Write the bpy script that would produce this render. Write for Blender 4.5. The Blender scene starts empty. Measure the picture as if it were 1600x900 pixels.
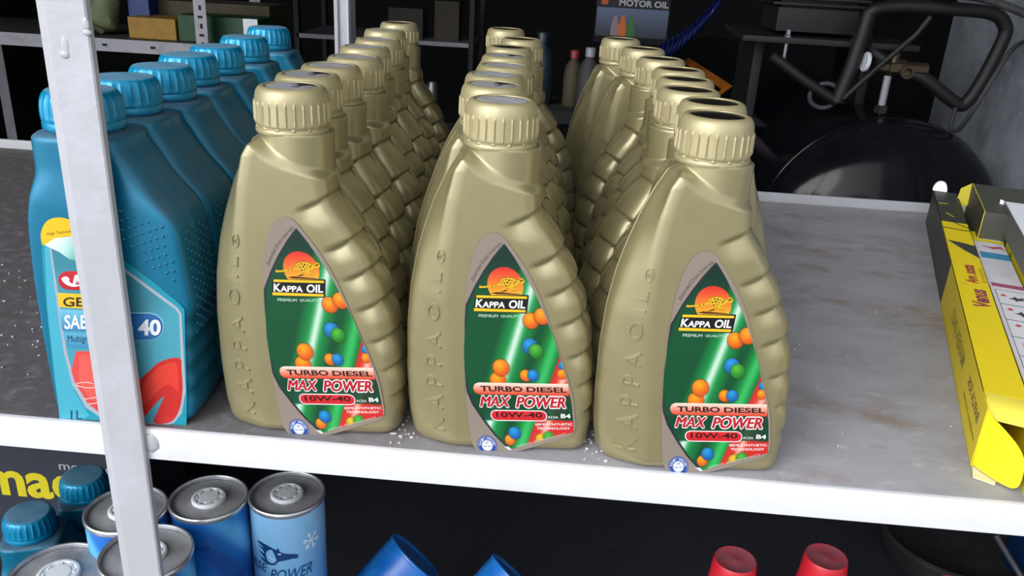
import bpy, bmesh, math, random
import numpy as np
from mathutils import Vector, Matrix

random.seed(7)
PI = math.pi
sc = bpy.context.scene
COL = sc.collection

# ------------------------------------------------------------------ camera
cam_d = bpy.data.cameras.new('camera')
cam_d.sensor_width = 36.0
cam_d.lens = 1300.0 / 1600.0 * 36.0
cam_d.clip_start = 0.02
cam = bpy.data.objects.new('camera', cam_d)
COL.objects.link(cam)
_r = Vector((0.99583344, 0.07498432, 0.05189521))
_u = Vector((-0.0760181, 0.36827898, 0.92660231))
_w = Vector((-0.05036873, 0.92668654, -0.37244469))
M = Matrix((( _r.x, _u.x, -_w.x, 0.0),
            ( _r.y, _u.y, -_w.y, -0.5185229),
            ( _r.z, _u.z, -_w.z, 0.3441546),
            (0, 0, 0, 1)))
cam.matrix_world = M
sc.camera = cam

# ------------------------------------------------------------------ world
world = bpy.data.worlds.new('overcast_sky')
sc.world = world
world.use_nodes = True
wn = world.node_tree.nodes
wl = world.node_tree.links
wn.clear()
wo = wn.new('ShaderNodeOutputWorld')
bg = wn.new('ShaderNodeBackground')
tc = wn.new('ShaderNodeTexCoord')
sep = wn.new('ShaderNodeSeparateXYZ')
ramp = wn.new('ShaderNodeValToRGB')
mr = wn.new('ShaderNodeMapRange')
mr.inputs['From Min'].default_value = -0.05
mr.inputs['From Max'].default_value = 0.9
wl.new(tc.outputs['Generated'], sep.inputs[0])
wl.new(sep.outputs['Z'], mr.inputs['Value'])
wl.new(mr.outputs[0], ramp.inputs[0])
ramp.color_ramp.elements[0].position = 0.0
ramp.color_ramp.elements[0].color = (0.80, 0.82, 0.86, 1)
ramp.color_ramp.elements[1].position = 1.0
ramp.color_ramp.elements[1].color = (0.95, 0.965, 1.0, 1)
dp = wn.new('ShaderNodeVectorMath'); dp.operation = 'DOT_PRODUCT'
nv = wn.new('ShaderNodeVectorMath'); nv.operation = 'NORMALIZE'
wl.new(tc.outputs['Generated'], nv.inputs[0])
wl.new(nv.outputs['Vector'], dp.inputs[0])
dp.inputs[1].default_value = Vector((-0.62, -0.80, 0.30)).normalized()
mxm = wn.new('ShaderNodeMath'); mxm.operation = 'MAXIMUM'; mxm.inputs[1].default_value = 0.0
wl.new(dp.outputs['Value'], mxm.inputs[0])
pw = wn.new('ShaderNodeMath'); pw.operation = 'POWER'; pw.inputs[1].default_value = 5.0
wl.new(mxm.outputs[0], pw.inputs[0])
ma = wn.new('ShaderNodeMath'); ma.operation = 'MULTIPLY_ADD'; ma.inputs[1].default_value = 2.4; ma.inputs[2].default_value = 0.58
wl.new(pw.outputs[0], ma.inputs[0])
vsx = wn.new('ShaderNodeVectorMath'); vsx.operation = 'SCALE'
wl.new(ramp.outputs[0], vsx.inputs[0])
wl.new(ma.outputs[0], vsx.inputs['Scale'])
wl.new(vsx.outputs['Vector'], bg.inputs['Color'])
bg.inputs['Strength'].default_value = 1.9
wl.new(bg.outputs[0], wo.inputs['Surface'])

sun_d = bpy.data.lights.new('hazy_sun', 'SUN')
sun_d.energy = 1.65
sun_d.angle = math.radians(38)
sun_d.color = (1.0, 0.985, 0.96)
sun = bpy.data.objects.new('hazy_sun', sun_d)
COL.objects.link(sun)
sun.rotation_euler = Vector((0.60, 0.72, -0.54)).to_track_quat('-Z', 'Y').to_euler()

vs = sc.view_settings
sc.display_settings.display_device = 'sRGB'
vs.view_transform = 'Standard'
vs.look = 'None'
vs.gamma = 1.0
vs.use_curve_mapping = False
vs.exposure = 0.0
sc.cycles.max_bounces = 8

# ------------------------------------------------------------------ colour
def lin(c):
    return tuple(((v / 255.0) / 12.92 if v <= 10 else (((v / 255.0) + 0.055) / 1.055) ** 2.4) for v in c)

def s2l(a):
    a = np.asarray(a, float) / 255.0
    return np.where(a <= 0.04045, a / 12.92, ((a + 0.055) / 1.055) ** 2.4)

# ------------------------------------------------------------------ materials
def mat(name, col, rough=0.5, metal=0.0, noise=None, bump=None, spec=0.5, attr=False, coat=0.0):
    """noise = (scale, colour2, low, high[, detail]); bump = (scale, strength)"""
    m = bpy.data.materials.new(name)
    m.use_nodes = True
    n = m.node_tree.nodes
    l = m.node_tree.links
    b = n['Principled BSDF']
    b.inputs['Roughness'].default_value = rough
    b.inputs['Metallic'].default_value = metal
    b.inputs['Specular IOR Level'].default_value = spec
    b.inputs['Coat Weight'].default_value = coat
    b.inputs['Coat Roughness'].default_value = 0.3
    t = n.new('ShaderNodeTexCoord')
    base = None
    if attr:
        a = n.new('ShaderNodeVertexColor')
        a.layer_name = 'print'
        base = a.outputs['Color']
    else:
        rgb = n.new('ShaderNodeRGB')
        rgb.outputs[0].default_value = (*lin(col), 1)
        base = rgb.outputs[0]
    if noise:
        for k in range(0, len(noise), 4):
            s_, c2, lo, hi = noise[k:k + 4]
            nz = n.new('ShaderNodeTexNoise')
            nz.inputs['Detail'].default_value = 8
            nz.inputs['Roughness'].default_value = 0.65
            if isinstance(s_, tuple):
                mp = n.new('ShaderNodeMapping')
                mp.inputs['Scale'].default_value = s_
                l.new(t.outputs['Object'], mp.inputs['Vector'])
                l.new(mp.outputs[0], nz.inputs['Vector'])
                nz.inputs['Scale'].default_value = 1.0
            else:
                nz.inputs['Scale'].default_value = s_
                l.new(t.outputs['Object'], nz.inputs['Vector'])
            r = n.new('ShaderNodeMapRange')
            r.inputs['From Min'].default_value = lo
            r.inputs['From Max'].default_value = hi
            l.new(nz.outputs['Fac'], r.inputs['Value'])
            mx = n.new('ShaderNodeMix')
            mx.data_type = 'RGBA'
            l.new(r.outputs[0], mx.inputs['Factor'])
            l.new(base, mx.inputs['A'])
            mx.inputs['B'].default_value = (*lin(c2), 1)
            base = mx.outputs['Result']
    l.new(base, b.inputs['Base Color'])
    if bump:
        nz = n.new('ShaderNodeTexNoise')
        nz.inputs['Scale'].default_value = bump[0]
        nz.inputs['Detail'].default_value = 6
        l.new(t.outputs['Object'], nz.inputs['Vector'])
        bp = n.new('ShaderNodeBump')
        bp.inputs['Strength'].default_value = bump[1]
        bp.inputs['Distance'].default_value = 0.002
        l.new(nz.outputs['Fac'], bp.inputs['Height'])
        l.new(bp.outputs[0], b.inputs['Normal'])
    return m

def add_dust(m, col, lo=0.55, hi=0.95, amount=0.7, sc_=60.0):
    """dust that lies on surfaces that face up (object has that dust wherever light comes from)"""
    n = m.node_tree.nodes
    l = m.node_tree.links
    b = n['Principled BSDF']
    src = b.inputs['Base Color'].links[0].from_socket
    g = n.new('ShaderNodeNewGeometry')
    s = n.new('ShaderNodeSeparateXYZ')
    l.new(g.outputs['True Normal'], s.inputs[0])
    r = n.new('ShaderNodeMapRange')
    r.inputs['From Min'].default_value = lo
    r.inputs['From Max'].default_value = hi
    r.inputs['To Max'].default_value = amount
    l.new(s.outputs['Z'], r.inputs['Value'])
    nz = n.new('ShaderNodeTexNoise')
    nz.inputs['Scale'].default_value = sc_
    nz.inputs['Detail'].default_value = 6
    t = n.new('ShaderNodeTexCoord')
    l.new(t.outputs['Object'], nz.inputs['Vector'])
    r2 = n.new('ShaderNodeMapRange')
    r2.inputs['From Min'].default_value = 0.3
    r2.inputs['From Max'].default_value = 0.6
    r2.inputs['To Min'].default_value = 0.6
    l.new(nz.outputs['Fac'], r2.inputs['Value'])
    mu = n.new('ShaderNodeMath')
    mu.operation = 'MULTIPLY'
    l.new(r.outputs[0], mu.inputs[0])
    l.new(r2.outputs[0], mu.inputs[1])
    mx = n.new('ShaderNodeMix')
    mx.data_type = 'RGBA'
    l.new(mu.outputs[0], mx.inputs['Factor'])
    l.new(src, mx.inputs['A'])
    mx.inputs['B'].default_value = (*lin(col), 1)
    l.new(mx.outputs['Result'], b.inputs['Base Color'])
    # dust is matt
    mr_ = n.new('ShaderNodeMapRange')
    mr_.inputs['To Min'].default_value = b.inputs['Roughness'].default_value
    mr_.inputs['To Max'].default_value = 0.85
    l.new(mu.outputs[0], mr_.inputs['Value'])
    l.new(mr_.outputs[0], b.inputs['Roughness'])
    mm = n.new('ShaderNodeMapRange')
    mm.inputs['To Min'].default_value = b.inputs['Metallic'].default_value
    mm.inputs['To Max'].default_value = 0.0
    l.new(mu.outputs[0], mm.inputs['Value'])
    l.new(mm.outputs[0], b.inputs['Metallic'])
    return m

MT = {}
MT['gold'] = mat('gold_plastic', (150, 141, 103), 0.40, 0.5, coat=0.9, noise=(35, (142, 134, 98), 0.5, 0.8), bump=(900, 0.05))
MT['gold_cap'] = mat('gold_cap_plastic', (164, 154, 116), 0.44, 0.35, coat=0.35, noise=(50, (172, 162, 122), 0.5, 0.8))
MT['black_disc'] = mat('black_disc', (14, 14, 16), 0.3, noise=(900, (70, 70, 72), 0.6, 0.75))
MT['dusty_disc'] = mat('dusty_disc', (150, 150, 152), 0.8, noise=(140, (120, 120, 122), 0.4, 0.7, 60, (25, 25, 28), 0.66, 0.70))
MT['patchy_disc'] = mat('patchy_disc', (138, 138, 142), 0.7, noise=(38, (12, 12, 14), 0.52, 0.56))
MT['label'] = mat('printed_label', (255, 255, 255), 0.38, attr=True)
MT['blue'] = mat('blue_plastic', (8, 106, 138), 0.36, 0.3, bump=(900, 0.04))
MT['blue_cap'] = mat('blue_cap_plastic', (10, 130, 172), 0.30, 0.25)
add_dust(MT['blue'], (74, 90, 102), 0.25, 0.85, 0.75)
add_dust(MT['blue_cap'], (110, 140, 160), 0.75, 0.98, 0.75)
MT['white_paint'] = mat('chipped_white_paint', (206, 207, 214), 0.45,
                        noise=(9, (190, 188, 190), 0.55, 0.8, 190, (95, 88, 84), 0.70, 0.74), bump=(120, 0.25))
MT['grey_paint'] = mat('smooth_grey_white_paint', (163, 164, 169), 0.42,
                       noise=(12, (176, 178, 188), 0.5, 0.8, 160, (120, 112, 106), 0.72, 0.75), bump=(150, 0.2))
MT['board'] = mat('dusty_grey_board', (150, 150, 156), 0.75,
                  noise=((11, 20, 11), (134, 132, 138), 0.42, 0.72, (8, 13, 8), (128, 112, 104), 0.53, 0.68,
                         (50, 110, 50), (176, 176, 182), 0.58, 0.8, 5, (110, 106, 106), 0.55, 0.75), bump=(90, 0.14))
def left_darker(m):  # board colour turns darker and speckled towards the left end, with a noisy edge
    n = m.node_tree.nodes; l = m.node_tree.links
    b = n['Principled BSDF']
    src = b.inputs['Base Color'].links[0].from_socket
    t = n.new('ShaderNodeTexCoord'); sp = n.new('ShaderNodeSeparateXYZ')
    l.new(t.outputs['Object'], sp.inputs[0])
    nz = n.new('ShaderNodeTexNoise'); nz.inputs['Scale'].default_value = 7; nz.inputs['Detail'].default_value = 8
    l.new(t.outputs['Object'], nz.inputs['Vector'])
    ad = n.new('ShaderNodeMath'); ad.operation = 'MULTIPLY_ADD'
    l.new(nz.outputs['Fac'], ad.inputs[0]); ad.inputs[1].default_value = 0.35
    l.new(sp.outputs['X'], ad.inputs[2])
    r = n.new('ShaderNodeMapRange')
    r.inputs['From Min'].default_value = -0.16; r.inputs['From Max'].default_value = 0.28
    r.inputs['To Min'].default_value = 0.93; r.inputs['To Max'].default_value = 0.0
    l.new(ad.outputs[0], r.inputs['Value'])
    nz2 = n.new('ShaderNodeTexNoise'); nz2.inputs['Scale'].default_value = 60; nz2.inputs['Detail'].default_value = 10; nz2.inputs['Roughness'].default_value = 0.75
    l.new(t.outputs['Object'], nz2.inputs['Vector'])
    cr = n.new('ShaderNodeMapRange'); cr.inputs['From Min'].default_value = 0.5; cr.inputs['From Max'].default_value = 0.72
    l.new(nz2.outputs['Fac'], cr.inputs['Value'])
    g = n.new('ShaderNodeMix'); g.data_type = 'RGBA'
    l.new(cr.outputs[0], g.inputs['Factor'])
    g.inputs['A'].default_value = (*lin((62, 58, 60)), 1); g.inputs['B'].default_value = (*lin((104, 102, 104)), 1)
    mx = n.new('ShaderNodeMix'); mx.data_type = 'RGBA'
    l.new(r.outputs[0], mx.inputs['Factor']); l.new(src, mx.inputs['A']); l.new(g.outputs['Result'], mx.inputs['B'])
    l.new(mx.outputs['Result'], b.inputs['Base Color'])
left_darker(MT['board'])
MT['chip'] = mat('paint_chips', (205, 205, 205), 0.7, noise=(40, (120, 118, 112), 0.4, 0.7))
MT['room_dark'] = mat('dim_interior_wall', (22, 23, 26), 0.9, noise=(3, (14, 14, 16), 0.4, 0.7))  # near-black base colour puts the dimness of the interior into the room surfaces
MT['concrete'] = mat('rough_grey_concrete', (146, 152, 160), 0.85,
                     noise=(5, (104, 108, 118), 0.4, 0.7, 28, (168, 172, 178), 0.55, 0.8, 9, (88, 92, 100), 0.58, 0.75), bump=(40, 0.5))
MT['ground'] = mat('asphalt_ground', (92, 92, 94), 0.9, noise=(2, (76, 76, 78), 0.4, 0.7))
MT['tank'] = mat('black_gloss_tank_paint', (12, 14, 17), 0.13, noise=(6, (24, 26, 29), 0.45, 0.75), spec=0.2)
MT['black'] = mat('black_painted_steel', (7, 7, 8), 0.62, noise=(20, (18, 18, 20), 0.4, 0.7))
MT['iron'] = mat('dark_cast_iron', (20, 20, 22), 0.6, 0.1, noise=(25, (18, 18, 20), 0.4, 0.7))
MT['steel'] = mat('zinc_steel', (150, 152, 158), 0.35, 0.8, noise=(60, (90, 92, 98), 0.5, 0.8))
MT['brass'] = mat('dull_brass', (84, 74, 60), 0.4, 0.8, noise=(60, (60, 50, 40), 0.5, 0.8))
MT['rubber'] = mat('dusty_black_rubber', (34, 34, 37), 0.7, noise=(12, (58, 56, 58), 0.45, 0.7))
MT['grey_rubber'] = mat('grey_hose', (60, 62, 68), 0.5, noise=(30, (40, 42, 46), 0.5, 0.8))
MT['lower_board'] = mat('grimy_black_sheet', (40, 42, 50), 0.7,
                        noise=(6, (58, 56, 60), 0.55, 0.8, (30, 60, 30), (84, 80, 80), 0.64, 0.8))
MT['slate'] = mat('slate_carton', (38, 42, 54), 0.6, noise=(20, (48, 52, 64), 0.5, 0.8))
MT['yellow_ink'] = mat('yellow_ink', (205, 190, 20), 0.55, noise=(60, (180, 165, 15), 0.5, 0.8))
MT['pale_ink'] = mat('pale_ink', (170, 175, 185), 0.6, noise=(60, (120, 125, 135), 0.5, 0.8))
MT['lid_metal'] = mat('brushed_can_lid', (160, 162, 166), 0.5, 0.25, noise=(30, (118, 120, 124), 0.4, 0.7), bump=(300, 0.1))
MT['rim_metal'] = mat('bright_can_rim', (196, 198, 202), 0.28, 0.8, noise=(80, (150, 150, 154), 0.5, 0.8))
MT['white_plastic'] = mat('white_plastic', (205, 210, 215), 0.45, noise=(60, (180, 184, 188), 0.5, 0.8))
MT['can_blue'] = mat('printed_blue_can', (24, 110, 190), 0.35, attr=True, coat=0.3)
MT['can_deep'] = mat('deep_blue_can', (12, 92, 178), 0.35, noise=((30, 30, 8), (40, 130, 205), 0.45, 0.75), coat=0.2)
MT['red'] = mat('red_plastic', (196, 34, 48), 0.4, noise=(60, (182, 30, 44), 0.5, 0.8))
add_dust(MT['red'], (136, 80, 92), 0.8, 0.98, 0.9)
MT['navy'] = mat('navy_plastic', (6, 46, 92), 0.45, noise=(15, (4, 34, 74), 0.5, 0.8))
MT['print'] = mat('printed_carton', (255, 255, 255), 0.55, attr=True, noise=(22, (120, 112, 80), 0.62, 1.1))
MT['inside'] = mat('carton_inside', (168, 158, 110), 0.8, noise=(60, (150, 140, 96), 0.4, 0.7))
MT['rack_metal'] = mat('dull_rack_metal', (142, 142, 148), 0.55, 0.2, noise=(30, (110, 110, 116), 0.5, 0.8))
MT['rack_dark'] = mat('dark_rack_shelf', (58, 55, 55), 0.7, noise=(20, (44, 42, 44), 0.4, 0.7))
MT['slot'] = mat('slot_shadow_steel', (8, 8, 9), 0.8, noise=(20, (12, 12, 13), 0.4, 0.7))
MT['yellow'] = mat('yellow_card', (150, 112, 18), 0.6, noise=(40, (128, 94, 14), 0.4, 0.7))
MT['green'] = mat('green_card', (12, 66, 34), 0.6, noise=(40, (10, 50, 26), 0.4, 0.7))
MT['brown'] = mat('brown_card', (64, 56, 36), 0.7, noise=(20, (50, 44, 30), 0.4, 0.7))
MT['olive'] = mat('pale_olive_bag', (104, 112, 78), 0.6, noise=(60, (190, 120, 90), 0.6, 0.7, 30, (96, 110, 80), 0.45, 0.7))
MT['blue_card'] = mat('blue_card', (14, 48, 116), 0.5, noise=(30, (12, 38, 92), 0.4, 0.7))
MT['orange'] = mat('orange_sticker', (206, 120, 34), 0.5, noise=(30, (186, 104, 26), 0.4, 0.7))
MT['blue_hose'] = mat('blue_coil_hose', (14, 28, 92), 0.35, noise=(40, (8, 16, 56), 0.5, 0.8))
MT['dim_red'] = mat('dim_red_plastic', (130, 34, 30), 0.5, noise=(40, (110, 28, 26), 0.5, 0.8))
MT['teal_item'] = mat('dim_teal_plastic', (26, 40, 48), 0.4, noise=(40, (30, 48, 56), 0.5, 0.8))

# ------------------------------------------------------------------ mesh helpers
class MB:
    def __init__(s):
        s.v, s.f, s.c, s.m = [], [], [], []
    def add(s, verts, faces, col=None, mi=0):
        o = len(s.v)
        s.v += [tuple(map(float, p)) for p in verts]
        s.f += [tuple(i + o for i in f) for f in faces]
        if col is None:
            s.c += [(1, 1, 1)] * len(verts)
        elif len(np.shape(col)) == 1:
            s.c += [tuple(s2l(col))] * len(verts)
        else:
            s.c += [tuple(x) for x in s2l(col)]
        s.m += [mi] * len(faces)
        return s
    def box(s, c, d, rot=None, col=None, bev=0.0):
        x, y, z = [k / 2.0 for k in d]
        if bev <= 0:
            P = [(a * x, b * y, e * z) for a in (-1, 1) for b in (-1, 1) for e in (-1, 1)]
            F = [(0, 1, 3, 2), (4, 6, 7, 5), (0, 4, 5, 1), (2, 3, 7, 6), (0, 2, 6, 4), (1, 5, 7, 3)]
        else:
            bm = bmesh.new()
            bmesh.ops.create_cube(bm, size=1.0)
            bmesh.ops.scale(bm, vec=d, verts=bm.verts)
            bmesh.ops.bevel(bm, geom=bm.edges[:], offset=bev, segments=2, affect='EDGES', profile=0.7)
            bm.verts.index_update()
            P = [v.co[:] for v in bm.verts]
            F = [tuple(v.index for v in f.verts) for f in bm.faces]
            bm.free()
        R = rot if rot is not None else Matrix.Identity(3)
        s.add([tuple((R @ Vector(p)) + Vector(c)) for p in P], F, col)
        return s
    def lathe(s, prof, n=48, c=(0, 0, 0), rot=None, rf=None, col=None, cap=True):
        """prof [(r,z)] bottom to top; rf(theta, r, z) -> r"""
        P, F = [], []
        for r, z in prof:
            for k in range(n):
                a = 2 * PI * k / n
                rr = rf(a, r, z) if rf else r
                P.append((rr * math.cos(a), rr * math.sin(a), z))
        for j in range(len(prof) - 1):
            for k in range(n):
                F.append((j * n + k, j * n + (k + 1) % n, (j + 1) * n + (k + 1) % n, (j + 1) * n + k))
        if cap:
            F.append(tuple(range(n - 1, -1, -1)))
            F.append(tuple((len(prof) - 1) * n + k for k in range(n)))
        R = rot if rot is not None else Matrix.Identity(3)
        s.add([tuple((R @ Vector(p)) + Vector(c)) for p in P], F, col)
        return s
    def tube(s, pts, r, n=12, closed=False, col=None):
        pts = [Vector(p) for p in pts]
        N = len(pts)
        P, F = [], []
        up = None
        for i in range(N):
            a = pts[(i - 1) % N] if (i > 0 or closed) else pts[0]
            b = pts[(i + 1) % N] if (i < N - 1 or closed) else pts[-1]
            t = (b - a).normalized()
            if up is None:
                up = t.orthogonal().normalized()
            up = (up - t * up.dot(t)).normalized()
            q = t.cross(up)
            rr = r[i] if isinstance(r, (list, tuple)) else r
            for k in range(n):
                an = 2 * PI * k / n
                P.append(tuple(pts[i] + (up * math.cos(an) + q * math.sin(an)) * rr))
        for i in range(N if closed else N - 1):
            j = (i + 1) % N
            for k in range(n):
                F.append((i * n + k, i * n + (k + 1) % n, j * n + (k + 1) % n, j * n + k))
        if not closed:
            F.append(tuple(range(n - 1, -1, -1)))
            F.append(tuple((N - 1) * n + k for k in range(n)))
        s.add(P, F, col)
        return s
    def mesh(s, name, m, smooth=True, angle=None):
        me = bpy.data.meshes.new(name)
        me.from_pydata(s.v, [], s.f)
        for x in (m if isinstance(m, (list, tuple)) else [m]):
            me.materials.append(x)
        ca = me.color_attributes.new('print', 'FLOAT_COLOR', 'POINT')
        ca.data.foreach_set('color', np.hstack([np.array(s.c, float), np.ones((len(s.c), 1))]).astype(np.float32).ravel())
        me.polygons.foreach_set('material_index', s.m)
        me.polygons.foreach_set('use_smooth', [smooth] * len(me.polygons))
        if smooth and angle is not None:
            me.set_sharp_from_angle(angle=math.radians(angle))
        me.update()
        return me

def link(name, me, parent=None, loc=(0, 0, 0)):
    o = bpy.data.objects.new(name, me)
    COL.objects.link(o)
    o.location = loc
    if parent:
        o.parent = parent
    return o

def build(name, mb, m, parent=None, smooth=True, angle=40, loc=(0, 0, 0)):
    return link(name, mb.mesh(name, m, smooth, angle), parent, loc)

def thing(name, label, cat, loc=(0, 0, 0), rz=0.0, group=None):
    o = bpy.data.objects.new(name, None)
    o.empty_display_size = 0.03
    COL.objects.link(o)
    o.location = loc
    o.rotation_euler = (0, 0, rz)
    tag(o, label, cat, group)
    return o

def tag(o, label=None, cat=None, group=None, kind=None):
    if label: o['label'] = label
    if cat: o['category'] = cat
    if group: o['group'] = group
    if kind: o['kind'] = kind
    return o

def copy_tree(root, loc, rz, label, group=None):
    def rec(o, par):
        c = o.copy()
        COL.objects.link(c)
        c.parent = par
        for ch in kids[o.name]:
            rec(ch, c)
        return c
    kids = {}
    def col_(o):
        kids[o.name] = [x for x in o.children]
        for x in o.children:
            col_(x)
    col_(root)
    r = rec(root, None)
    r.location = loc
    r.rotation_euler = (0, 0, rz)
    r['label'] = label
    if group: r['group'] = group
    return r

def text_poly(body, bold=0.0, res=3):
    """flat text as (verts2d normalised to 0..1 bbox, faces, aspect)"""
    cu = bpy.data.curves.new('t', 'FONT')
    cu.body = body
    cu.size = 1.0
    cu.resolution_u = res
    cu.offset = bold
    cu.dimensions = '2D'
    o = bpy.data.objects.new('t', cu)
    COL.objects.link(o)
    bpy.context.view_layer.update()
    dg = bpy.context.evaluated_depsgraph_get()
    me = bpy.data.meshes.new_from_object(o.evaluated_get(dg))
    V = np.array([v.co[:2] for v in me.vertices])
    F = [tuple(p.vertices) for p in me.polygons]
    bpy.data.objects.remove(o)
    bpy.data.curves.remove(cu)
    bpy.data.meshes.remove(me)
    return V, F

_tc = {}
def text2d(body, x0, y0, x1, y1, bold=0.0, shear=0.0, ydown=True, ref_bold=None):
    """text fitted in a box; returns verts (N,2) and faces. y0 top, y1 bottom in a y-down system"""
    key = (body, bold)
    if key not in _tc:
        _tc[key] = text_poly(body, bold)
    V, F = _tc[key]
    rk = (body, 0.0 if ref_bold is None else ref_bold)
    if rk not in _tc:
        _tc[rk] = text_poly(*rk)
    Rf = _tc[rk][0]
    mn, mx_ = Rf.min(0), Rf.max(0)
    U = (V - mn) / (mx_ - mn)
    x = x0 + U[:, 0] * (x1 - x0)
    y = y1 + U[:, 1] * (y0 - y1)
    x = x + shear * U[:, 1] * abs(y1 - y0)
    return np.stack([x, y], 1), F

def curved_poly(pts, n=8):
    """closed smooth polygon through control points (Catmull-Rom)"""
    P = [np.array(p, float) for p in pts]
    N = len(P)
    out = []
    for i in range(N):
        p0, p1, p2, p3 = P[(i - 1) % N], P[i], P[(i + 1) % N], P[(i + 2) % N]
        for k in range(n):
            t = k / n
            out.append(0.5 * ((2 * p1) + (-p0 + p2) * t + (2 * p0 - 5 * p1 + 4 * p2 - p3) * t * t + (-p0 + 3 * p1 - 3 * p2 + p3) * t ** 3))
    return np.array(out)

def sm(a, b, x):
    t = np.clip((np.asarray(x, float) - a) / (b - a), 0, 1)
    return t * t * (3 - 2 * t)

def interp(z, tab):
    a = np.array(sorted(tab))
    return np.interp(z, a[:, 0], a[:, 1])

def smooth_tab(tab, lo, hi, n=240, win=9):
    z = np.linspace(lo, hi, n)
    v = interp(z, tab)
    k = np.ones(win) / win
    vp = np.pad(v, win // 2, mode='edge')
    v = np.convolve(vp, k, 'valid')
    return lambda q: np.interp(q, z, v)

def bspline(ctrl, n):
    """uniform quadratic b-spline through a control polyline, n samples, ends pinned"""
    C = [np.array(c, float) for c in ctrl]
    C = [2 * C[0] - C[1]] + C + [2 * C[-1] - C[-2]]
    K = len(C)
    ts = np.linspace(0.5, K - 2 - 0.5, n)
    out = []
    for t in ts:
        i = min(int(t), K - 3)
        u = t - i
        b0, b1, b2 = 0.5 * (1 - u) ** 2, 0.5 + u * (1 - u), 0.5 * u * u
        out.append(b0 * C[i] + b1 * C[i + 1] + b2 * C[i + 2])
    return np.array(out)

# ================================================================== SETTING
def struct(name, mb, m, smooth=False):
    o = build(name, mb, m, None, smooth)
    o['kind'] = 'structure'
    return o

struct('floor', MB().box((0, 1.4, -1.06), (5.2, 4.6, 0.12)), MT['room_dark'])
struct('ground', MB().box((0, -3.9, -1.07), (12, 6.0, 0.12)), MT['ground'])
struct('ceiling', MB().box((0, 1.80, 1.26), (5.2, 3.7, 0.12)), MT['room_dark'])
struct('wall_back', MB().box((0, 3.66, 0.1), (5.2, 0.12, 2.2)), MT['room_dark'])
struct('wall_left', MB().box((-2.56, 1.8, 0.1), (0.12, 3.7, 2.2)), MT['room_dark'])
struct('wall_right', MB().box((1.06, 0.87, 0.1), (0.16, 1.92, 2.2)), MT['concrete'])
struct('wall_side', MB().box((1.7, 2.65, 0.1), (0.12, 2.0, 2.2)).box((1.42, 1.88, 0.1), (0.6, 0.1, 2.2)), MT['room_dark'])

# ================================================================== SHELVING RACK
rack = thing('shelving_rack', 'white painted steel shelving rack with grey board carrying the oil bottles', 'shelf', (0, 0, -1.0))
def rp(name, mb, m, smooth=True, label=None, angle=40):
    o = build(name, mb, m, rack, smooth, angle)
    o.location = (0, 0, 1.0)
    if label: o['label'] = label
    return o
FR0, FR1 = -1.25, 0.985
# front rail: angle iron, vertical leg 25.5 mm, slightly proud lip
rp('front_rail', MB().box(((FR0 + FR1) / 2, 0.0018, -0.0133), (FR1 - FR0, 0.0044, 0.0265), bev=0.0012)
   .box(((FR0 + FR1) / 2, 0.018, -0.0115), (FR1 - FR0, 0.03, 0.003)), MT['white_paint'])
rp('rear_rail', MB().box(((FR0 + FR1) / 2, 0.7925, 0.001), (FR1 - FR0, 0.005, 0.0265), bev=0.001), MT['grey_paint'])
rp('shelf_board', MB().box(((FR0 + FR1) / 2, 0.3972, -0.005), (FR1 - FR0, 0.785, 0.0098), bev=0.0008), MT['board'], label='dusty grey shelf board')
# front post: square tube with a broken left edge
def prism(poly, z0, z1):
    n = len(poly)
    P = [(x, y, z0) for x, y in poly] + [(x, y, z1) for x, y in poly]
    F = [tuple(range(n - 1, -1, -1)), tuple(range(n, 2 * n))] + [(i, (i + 1) % n, n + (i + 1) % n, n + i) for i in range(n)]
    return MB().add(P, F)
post_poly = [(-0.3300, -0.0026), (-0.3240, -0.0054), (-0.3230, -0.0057), (-0.2982, -0.0057), (-0.2970, -0.0048), (-0.2968, -0.0004), (-0.2990, -0.0004), (-0.2990, -0.0028), (-0.3225, -0.0028), (-0.3290, -0.0004)]
rp('post', prism(post_poly, -1.0, 1.19), MT['grey_paint'], smooth=False, label='grey-white front post with paint runs')
rp('post', prism([(-0.366 + (a + 0.366) * 0.66, b) for a, b, x in [(-0.366, 0.7905, 0), (-0.358, 0.7850, 0), (-0.356, 0.7850, 0), (-0.352, 0.7898, 0), (-0.334, 0.7898, 0), (-0.334, 0.7880, 0), (-0.3355, 0.7860, 0), (-0.3300, 0.7850, 0), (-0.3270, 0.7900, 0), (-0.3270, 0.8200, 0), (-0.366, 0.8200, 0)]], -1.0, 1.19), MT['grey_paint'], smooth=False)
for (x, y) in ((0.93, -0.003), (0.93, 0.80)):
    rp('post', MB().box((x, y, 0.095), (0.03, 0.006, 2.19), bev=0.001), MT['grey_paint'], smooth=False)
# upper board that roofs the bottles and the lower board that carries the cans
rp('lower_board', MB().box(((FR0 + FR1) / 2, 0.34, -0.507), (FR1 - FR0, 0.70, 0.014)), MT['lower_board'], smooth=False, label='grimy black lower board')
rp('back_sheet', MB().box(((FR0 + FR1) / 2, 0.70, -0.27), (FR1 - FR0, 0.006, 0.50)), MT['lower_board'], smooth=False, label='black sheet closing the lower shelf')
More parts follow.
